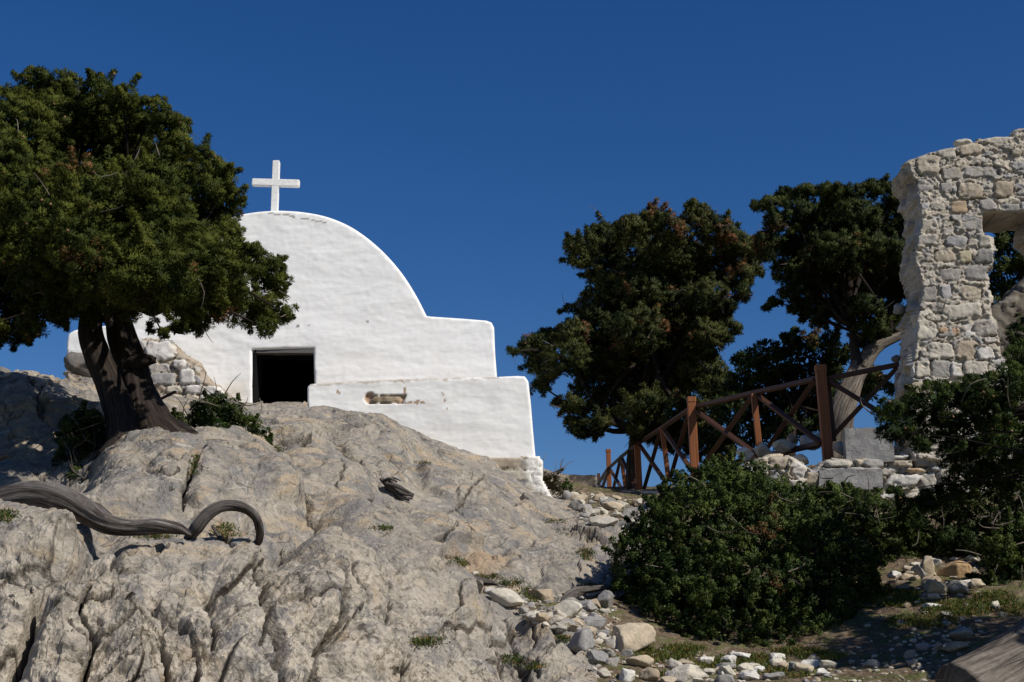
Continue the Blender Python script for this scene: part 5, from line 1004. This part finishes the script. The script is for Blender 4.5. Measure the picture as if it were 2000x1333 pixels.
wood('dead_branch', 'pale broken branch lying in the shadow at the left frame edge', 'branch', [(-20, 893, 12.0, 14), (0, 893, 11.9, 14), (15, 890, 11.8, 8), (24, 896, 11.8, 3)], 12, n=10)

# ------------------------------------------------------------------ individual stones
for a_ in [
 (1228, 1246, 108, 72, 'cream', 'largest cream boulder, at the lower left foot of the huge shrub'),
 (1158, 1214, 76, 36, 'grey', 'flat grey slab just up left of the largest cream boulder'),
 (1138, 1250, 58, 58, 'grey', 'angular blue-grey stone left of the largest cream boulder'),
 (1168, 1285, 50, 34, 'grey', 'grey stone below the angular blue-grey one'),
 (1195, 1292, 34, 24, 'dim', 'small dim stone below the largest cream boulder'),
 (1256, 1293, 66, 28, 'cream', 'long cream stone right under the largest cream boulder'),
 (1270, 1318, 42, 36, 'tan', 'rounded tan stone near the bottom edge, under the long cream stone'),
 (1225, 1318, 34, 36, 'white', 'white stone near the bottom edge, left of the rounded tan one'),
 (1340, 1316, 78, 40, 'pale', 'wide pale stone at the bottom edge below the huge shrub'),
 (1337, 1296, 46, 20, 'tan', 'pinkish tan stone resting above the wide pale one'),
 (1378, 1289, 30, 22, 'white', 'small white stone right of the pinkish tan one'),
 (1440, 1279, 50, 26, 'white', 'white wedge-shaped stone centred below the huge shrub'),
 (1420, 1303, 40, 20, 'grey', 'grey stone under the white wedge-shaped one'),
 (1470, 1300, 36, 16, 'pale', 'thin pale stone right under the white wedge-shaped one'),
 (1468, 1319, 44, 22, 'white', 'white stone at the bottom edge below the white wedge-shaped one'),
 (1414, 1328, 44, 24, 'grey', 'grey stone half cut by the bottom edge right of the wide pale one'),
 (1516, 1283, 34, 22, 'white', 'upright whitish stone at the lower right foot of the huge shrub'),
 (1524, 1300, 44, 24, 'tan', 'brown-grey stone in front of the upright whitish stone'),
 (1578, 1298, 50, 20, 'white', 'white pointed stone lying on the bare dirt right of the huge shrub'),
 (1590, 1283, 14, 12, 'pale', 'small pale stone touching the top of the white pointed stone'),
 (1870, 1112, 76, 42, 'orange', 'big orange-stained stone on the sunlit rubble bank at the right'),
 (1812, 1108, 34, 52, 'cream', 'upright cream stone left of the big orange-stained stone'),
 (1796, 1116, 34, 34, 'grey', 'grey stone leaning on the upright cream stone'),
 (1748, 1122, 32, 18, 'white', 'small white stone at the left end of the sunlit rubble bank'),
 (1850, 1082, 22, 14, 'cream', 'small cream stone perched above the big orange-stained stone'),
 (1832, 1098, 18, 14, 'white', 'little white stone between the upright cream and orange-stained stones'),
 (1835, 1148, 60, 36, 'cream', 'yellowish stone at the bottom of the sunlit rubble bank'),
 (1875, 1148, 50, 34, 'dim', 'grey stone below the big orange-stained stone'),
 (1810, 1160, 20, 16, 'pale', 'small round pale stone below the yellowish stone'),
 (1910, 1140, 30, 22, 'cream', 'cream stone at the right end of the sunlit rubble bank'),
 (1820, 1182, 40, 14, 'white', 'white chalky stone where the shade begins below the rubble bank'),
 (1945, 1182, 22, 18, 'pale', 'pale stone lit at the right edge above the grey dead trunk'),
 (1880, 1238, 56, 32, 'grey', 'largest shaded grey stone left of the dead trunk'),
 (1868, 1262, 54, 22, 'tan', 'flat tan stone in the shade below the largest shaded grey stone'),
 (1806, 1262, 32, 22, 'grey', 'rounded shaded stone left of the flat tan stone'),
 (1832, 1264, 18, 20, 'tan', 'small reddish shaded stone beside the rounded shaded one'),
 (1776, 1278, 24, 22, 'grey', 'upper one of two small shaded stones near the bottom edge'),
 (1784, 1294, 26, 20, 'grey', 'lower one of two small shaded stones near the bottom edge'),
 (1700, 1297, 38, 20, 'dim', 'dim stone half buried at the edge of the dark shade'),
 (1762, 1215, 26, 12, 'dim', 'flat shaded stone above the rounded shaded stone'),
 (1848, 1200, 34, 12, 'grey', 'flat grey stone at the top of the shaded ground'),
 (990, 1168, 66, 46, 'pale', 'pale boulder with yellow stain left of the long grey root'),
 (955, 1154, 26, 18, 'white', 'small white block left above the pale stained boulder'),
 (1060, 1162, 56, 34, 'tan', 'grey-capped tan stone above the long grey root'),
 (1105, 1192, 66, 44, 'pale', 'broad pale stone in the crook below the long grey root'),
 (1160, 1178, 30, 30, 'tan', 'tan stone between the broad pale stone and the huge shrub'),
 (1182, 1172, 40, 44, 'grey', 'grey stone beside the left foot of the huge shrub'),
 (1158, 1160, 26, 14, 'cream', 'small cream stone under the far end of the long grey root'),
 (1058, 1206, 34, 20, 'cream', 'cream stone just below the long grey root'),
 (1030, 1204, 26, 14, 'pale', 'small pale stone at the lower left end of the long grey root'),
 (1098, 1222, 50, 20, 'pale', 'flat pale stone below the broad pale stone'),
 (908, 1112, 26, 16, 'cream', 'small cream stone under the rust-stained overhang'),
 (925, 1122, 22, 14, 'pale', 'smaller pale stone right of the one under the rust-stained overhang'),
 (1130, 976, 34, 24, 'cream', 'rounded cream stone right of the terrace wall footing'),
 (1105, 968, 22, 24, 'grey', 'grey stone between the terrace wall footing and the rounded cream stone'),
 (1198, 988, 46, 28, 'cream', 'round cream boulder in the gully under the fence'),
 (1240, 1004, 54, 32, 'dim', 'dark grey boulder in the gully beside the huge shrub'),
 (1182, 1018, 62, 26, 'pale', 'long pale stone across the gully below the round cream boulder'),
 (1150, 1000, 30, 20, 'pale', 'pale stone above the long pale stone in the gully'),
 (1225, 1030, 34, 16, 'white', 'white flat stone at the gully foot touching the huge shrub'),
 (1290, 983, 34, 16, 'pale', 'pale stone below the low edging course, beside the huge shrub'),
 (1250, 980, 30, 16, 'tan', 'tan stone below the low edging course'),
 (1168, 972, 30, 22, 'tan', 'tan stone left of the low edging course'),
 ]:
    stone(*a_)
block(1094, 1166, 928, 957, 21.6, 0.6, 'tan', 'squared tan block against the sky between terrace wall and fence', 9, 0.1)
for a_ in [(1455, 885, 34, 30, 'white', 'white stone at the left end of the heap behind the lower fence rail', 17.4), (1490, 878, 40, 32, 'pale', 'pale stone second from the left in the heap behind the fence', 17.6), (1532, 868, 48, 30, 'pale', 'broad pale stone in the middle of the heap behind the fence', 17.7), (1545, 858, 30, 26, 'tan', 'tan-topped stone on the heap behind the fence', 18.0), (1580, 860, 46, 28, 'white', 'large white stone at the right of the heap behind the fence', 17.9), (1600, 850, 24, 20, 'pale', 'pale stone partly behind the thick fence post', 18.2),
           (1510, 895, 44, 24, 'cream', 'cream stone under the lower fence rail', 16.9), (1560, 896, 40, 22, 'pale', 'pale stone left of the foot of the thick fence post', 16.9), (1480, 905, 34, 20, 'pale', 'pale stone where the lower rail meets the huge shrub', 16.8), (1530, 915, 34, 18, 'white', 'white stone on the retaining wall left end', 16.4), (1640, 872, 24, 30, 'dim', 'dark knobbly stone between the thick post and the upright grey block', 16.6)]:
    stone(*a_[:6], Y=a_[6])
stone(165, 705, 78, 52, 'dark', 'dark rounded boulder by the left corner of the chapel', Y=18.9, name='boulder', cat='boulder')
stone(8, 748, 50, 70, 'dark', 'brown knobbly boulder on the skyline at the left frame edge', Y=17.3, name='boulder', cat='boulder')
stone(1757, 603, 24, 26, 'grey', 'grey stone jutting from the upper left side of the ruined wall', Y=RY + 0.45)
stone(1752, 697, 22, 18, 'dark', 'dark stone jutting beside the end of the fence rail', Y=RY + 0.35)
rs = random.Random(9)
RUB = 1
def scatter(n, poly, wr, tones, label, group):
    P_ = np.array(poly); k = 0; t = 0
    while k < n and t < n * 30:
        t += 1; x = rs.uniform(P_[:, 0].min(), P_[:, 0].max()); y = rs.uniform(P_[:, 1].min(), P_[:, 1].max())
        if not inside(np.array([x]), np.array([y]), poly)[0]: continue
        w_ = rs.uniform(*wr); stone(x, y, w_, w_ * rs.uniform(0.45, 0.8), rs.choice(tones), label, group); k += 1
scatter(34, [(1100, 965), (1310, 975), (1245, 1035), (1130, 1008)], (20, 40), ['pale', 'cream', 'grey', 'dim', 'pale'], 'fist to head sized stone packed in the gully left of the huge shrub', 'packed stones in the gully')
scatter(40, [(985, 1170), (1195, 1165), (1210, 1230), (1240, 1300), (1180, 1333), (1150, 1290), (1120, 1235), (1020, 1205)], (18, 42), ['pale', 'cream', 'grey', 'dim', 'pale'], 'angular stone packed in the rubble left of the huge shrub', 'packed rubble stones')
scatter(22, [(1730, 1100), (1900, 1085), (1930, 1150), (1780, 1175)], (18, 40), ['pale', 'cream', 'tan', 'white'], 'medium pale stone on the sunlit rubble bank at the right', 'medium stones on the rubble bank')
scatter(46, [(1090, 960), (1310, 975), (1235, 1040), (1120, 1012)], (6, 17), ['pale', 'cream', 'tan', 'grey', 'white'], 'small loose stone in the gully between the terrace wall and the huge shrub', 'small stones in the gully')
scatter(24, [(1290, 1285), (1600, 1290), (1680, 1315), (1300, 1333)], (18, 40), ['pale', 'cream', 'white', 'grey'], 'medium pale stone on the ground below the huge shrub', 'medium stones below the shrub')
scatter(45, [(1140, 1290), (1290, 1270), (1600, 1275), (1700, 1310), (1650, 1333), (1150, 1333)], (6, 16), ['pale', 'cream', 'white', 'grey', 'tan'], 'small pale stone scattered along the bottom edge below the huge shrub', 'small stones along the bottom')
scatter(34, [(960, 1150), (1200, 1150), (1200, 1240), (1150, 1330), (1120, 1250), (1020, 1205)], (6, 16), ['pale', 'cream', 'white', 'grey'], 'small stone in the rubble around the long grey root', 'small stones by the root')
scatter(24, [(1690, 1170), (1930, 1120), (1960, 1200), (1850, 1320), (1700, 1310), (1690, 1230)], (6, 18), ['dim', 'grey', 'pale', 'tan'], 'small stone on the shaded ground left of the dead trunk', 'small stones in the shade')
scatter(26, [(1730, 1110), (1900, 1080), (1920, 1160), (1760, 1175)], (7, 18), ['pale', 'cream', 'white', 'tan'], 'small pale stone on the sunlit rubble bank at the right', 'small stones on the rubble bank')

# ------------------------------------------------------------------ gravel, grass and weeds: nobody could count them
def gravel(n, poly, seed, label):
    rng = np.random.default_rng(seed); P_ = np.array(poly); V0, F0 = ICO[2]; Vs, Fs, Cs = [], [], []; o = 0
    sub = np.arange(len(V0))
    while len(Vs) < n:
        x = rng.uniform(P_[:, 0].min(), P_[:, 0].max()); y = rng.uniform(P_[:, 1].min(), P_[:, 1].max())
        if not inside(np.array([x]), np.array([y]), poly)[0]: continue
        g = hit(x, y); s = rng.uniform(0.006, 0.022); v = V0 * (1 + 0.25 * rng.normal(size=(len(V0), 1)) * 0.5) * s * np.array((1, 1, 0.6)) * rng.uniform(0.7, 1.4, 3) + g
        Vs.append(v); Fs.append(F0 + o); o += len(v); Cs.append(np.repeat((np.array(TONES[['pale', 'cream', 'dim', 'tan', 'pale'][rng.integers(5)]]) * rng.uniform(0.8, 1.1))[None], len(v), 0))
    ob = mesh_obj('gravel', np.vstack(Vs), np.vstack(Fs), M_STONE, color=np.vstack(Cs), smooth=False); tag(ob, label, 'gravel', kind='stuff')
gravel(330, [(1130, 1260), (1300, 1270), (1600, 1280), (1950, 1180), (1850, 1333), (1130, 1333)], 3, 'loose gravel over the dirt along the bottom edge')
gravel(260, [(1095, 965), (1310, 975), (1240, 1038), (1130, 1008)], 4, 'gravel and chips in the gully beside the slab')
gravel(300, [(960, 1150), (1195, 1165), (1210, 1240), (1140, 1290), (1120, 1230), (1010, 1200)], 5, 'chips of stone around the long grey root')
def grass(patches, seed, label, h=(0.01, 0.042), cols=((0.04, 0.07, 0.012), (0.12, 0.13, 0.03), (0.22, 0.13, 0.05)), name='grass', dry=0.15, flowers=0):
    rng = np.random.default_rng(seed); Q, C = [], []
    for (x, y, rx, ry, n) in patches:
        for _ in range(n):
            r_ = rng.random() ** 0.6; th = rng.uniform(0, 6.283); g = hit(x + rx * r_ * math.cos(th), y + ry * r_ * math.sin(th))
            m_ = 9; b = g + rng.normal(size=(m_, 3)) * np.array((0.03, 0.03, 0.004)); d = unit(rng.normal(size=(m_, 3)) * 0.9 + np.array((0, 0, 1.0))); L = rng.uniform(h[0], h[1], (m_, 1)); s_ = unit(np.cross(d, rng.normal(size=(m_, 3)))) * rng.uniform(0.0015, 0.0045, (m_, 1))
            Q.append(np.stack([b - s_, b + s_, b + d * L * 0.6 + s_ * 1.2, b + d * L - s_ * 0.3], 1))
            c = np.array(cols[2]) if rng.random() < dry else np.array(cols[0]) + (np.array(cols[1]) - np.array(cols[0])) * rng.random()
            C.append(np.repeat(np.repeat(c[None, None], m_, 0), 4, 1))
    Q = np.vstack(Q).reshape(-1, 3); C = np.vstack(C).reshape(-1, 3)
    o = mesh_obj(name, Q, np.arange(len(Q)).reshape(-1, 4), M_LEAF, color=C, smooth=False); tag(o, label, 'grass', kind='stuff')
grass([(1300, 1285, 60, 12, 260), (1400, 1300, 60, 12, 200), (1460, 1290, 70, 10, 260), (1500, 1310, 40, 8, 120), (1610, 1285, 40, 10, 160), (1245, 1270, 26, 14, 120), (1330, 1270, 40, 8, 200), (1560, 1275, 60, 8, 200), (1750, 1170, 60, 18, 420), (1870, 1190, 70, 16, 420), (1940, 1170, 40, 14, 220), (1700, 1150, 30, 10, 120), (1800, 1215, 70, 14, 260), (1980, 1190, 40, 14, 160), (1840, 1080, 50, 8, 160), (1300, 1320, 20, 8, 60), (1550, 1320, 30, 6, 50)], 5, 'green and yellow ground weeds between the stones below the shrubs')
grass([(960, 1130, 20, 6, 50), (875, 1098, 24, 8, 70), (905, 1105, 14, 8, 40), (1000, 1140, 20, 8, 60), (1035, 1162, 12, 16, 90), (1140, 1086, 13, 10, 90), (725, 1034, 10, 5, 30), (820, 1255, 26, 10, 90), (1010, 1292, 26, 8, 60), (1050, 1305, 16, 5, 30), (1160, 1148, 26, 5, 70), (1095, 1252, 12, 5, 30), (1180, 1293, 26, 8, 50), (440, 1040, 22, 14, 70), (300, 1050, 30, 4, 40), (378, 915, 8, 20, 50), (1115, 968, 30, 6, 60), (1220, 985, 10, 5, 30), (1190, 960, 20, 4, 30), (545, 878, 12, 6, 30), (10, 1010, 10, 12, 50), (1080, 1020, 20, 4, 40), (820, 905, 10, 4, 20)], 6, 'tufts of grass rooted in cracks of the grey rock', cols=((0.035, 0.06, 0.012), (0.08, 0.11, 0.025), (0.22, 0.12, 0.04)), dry=0.2, h=(0.010, 0.030))
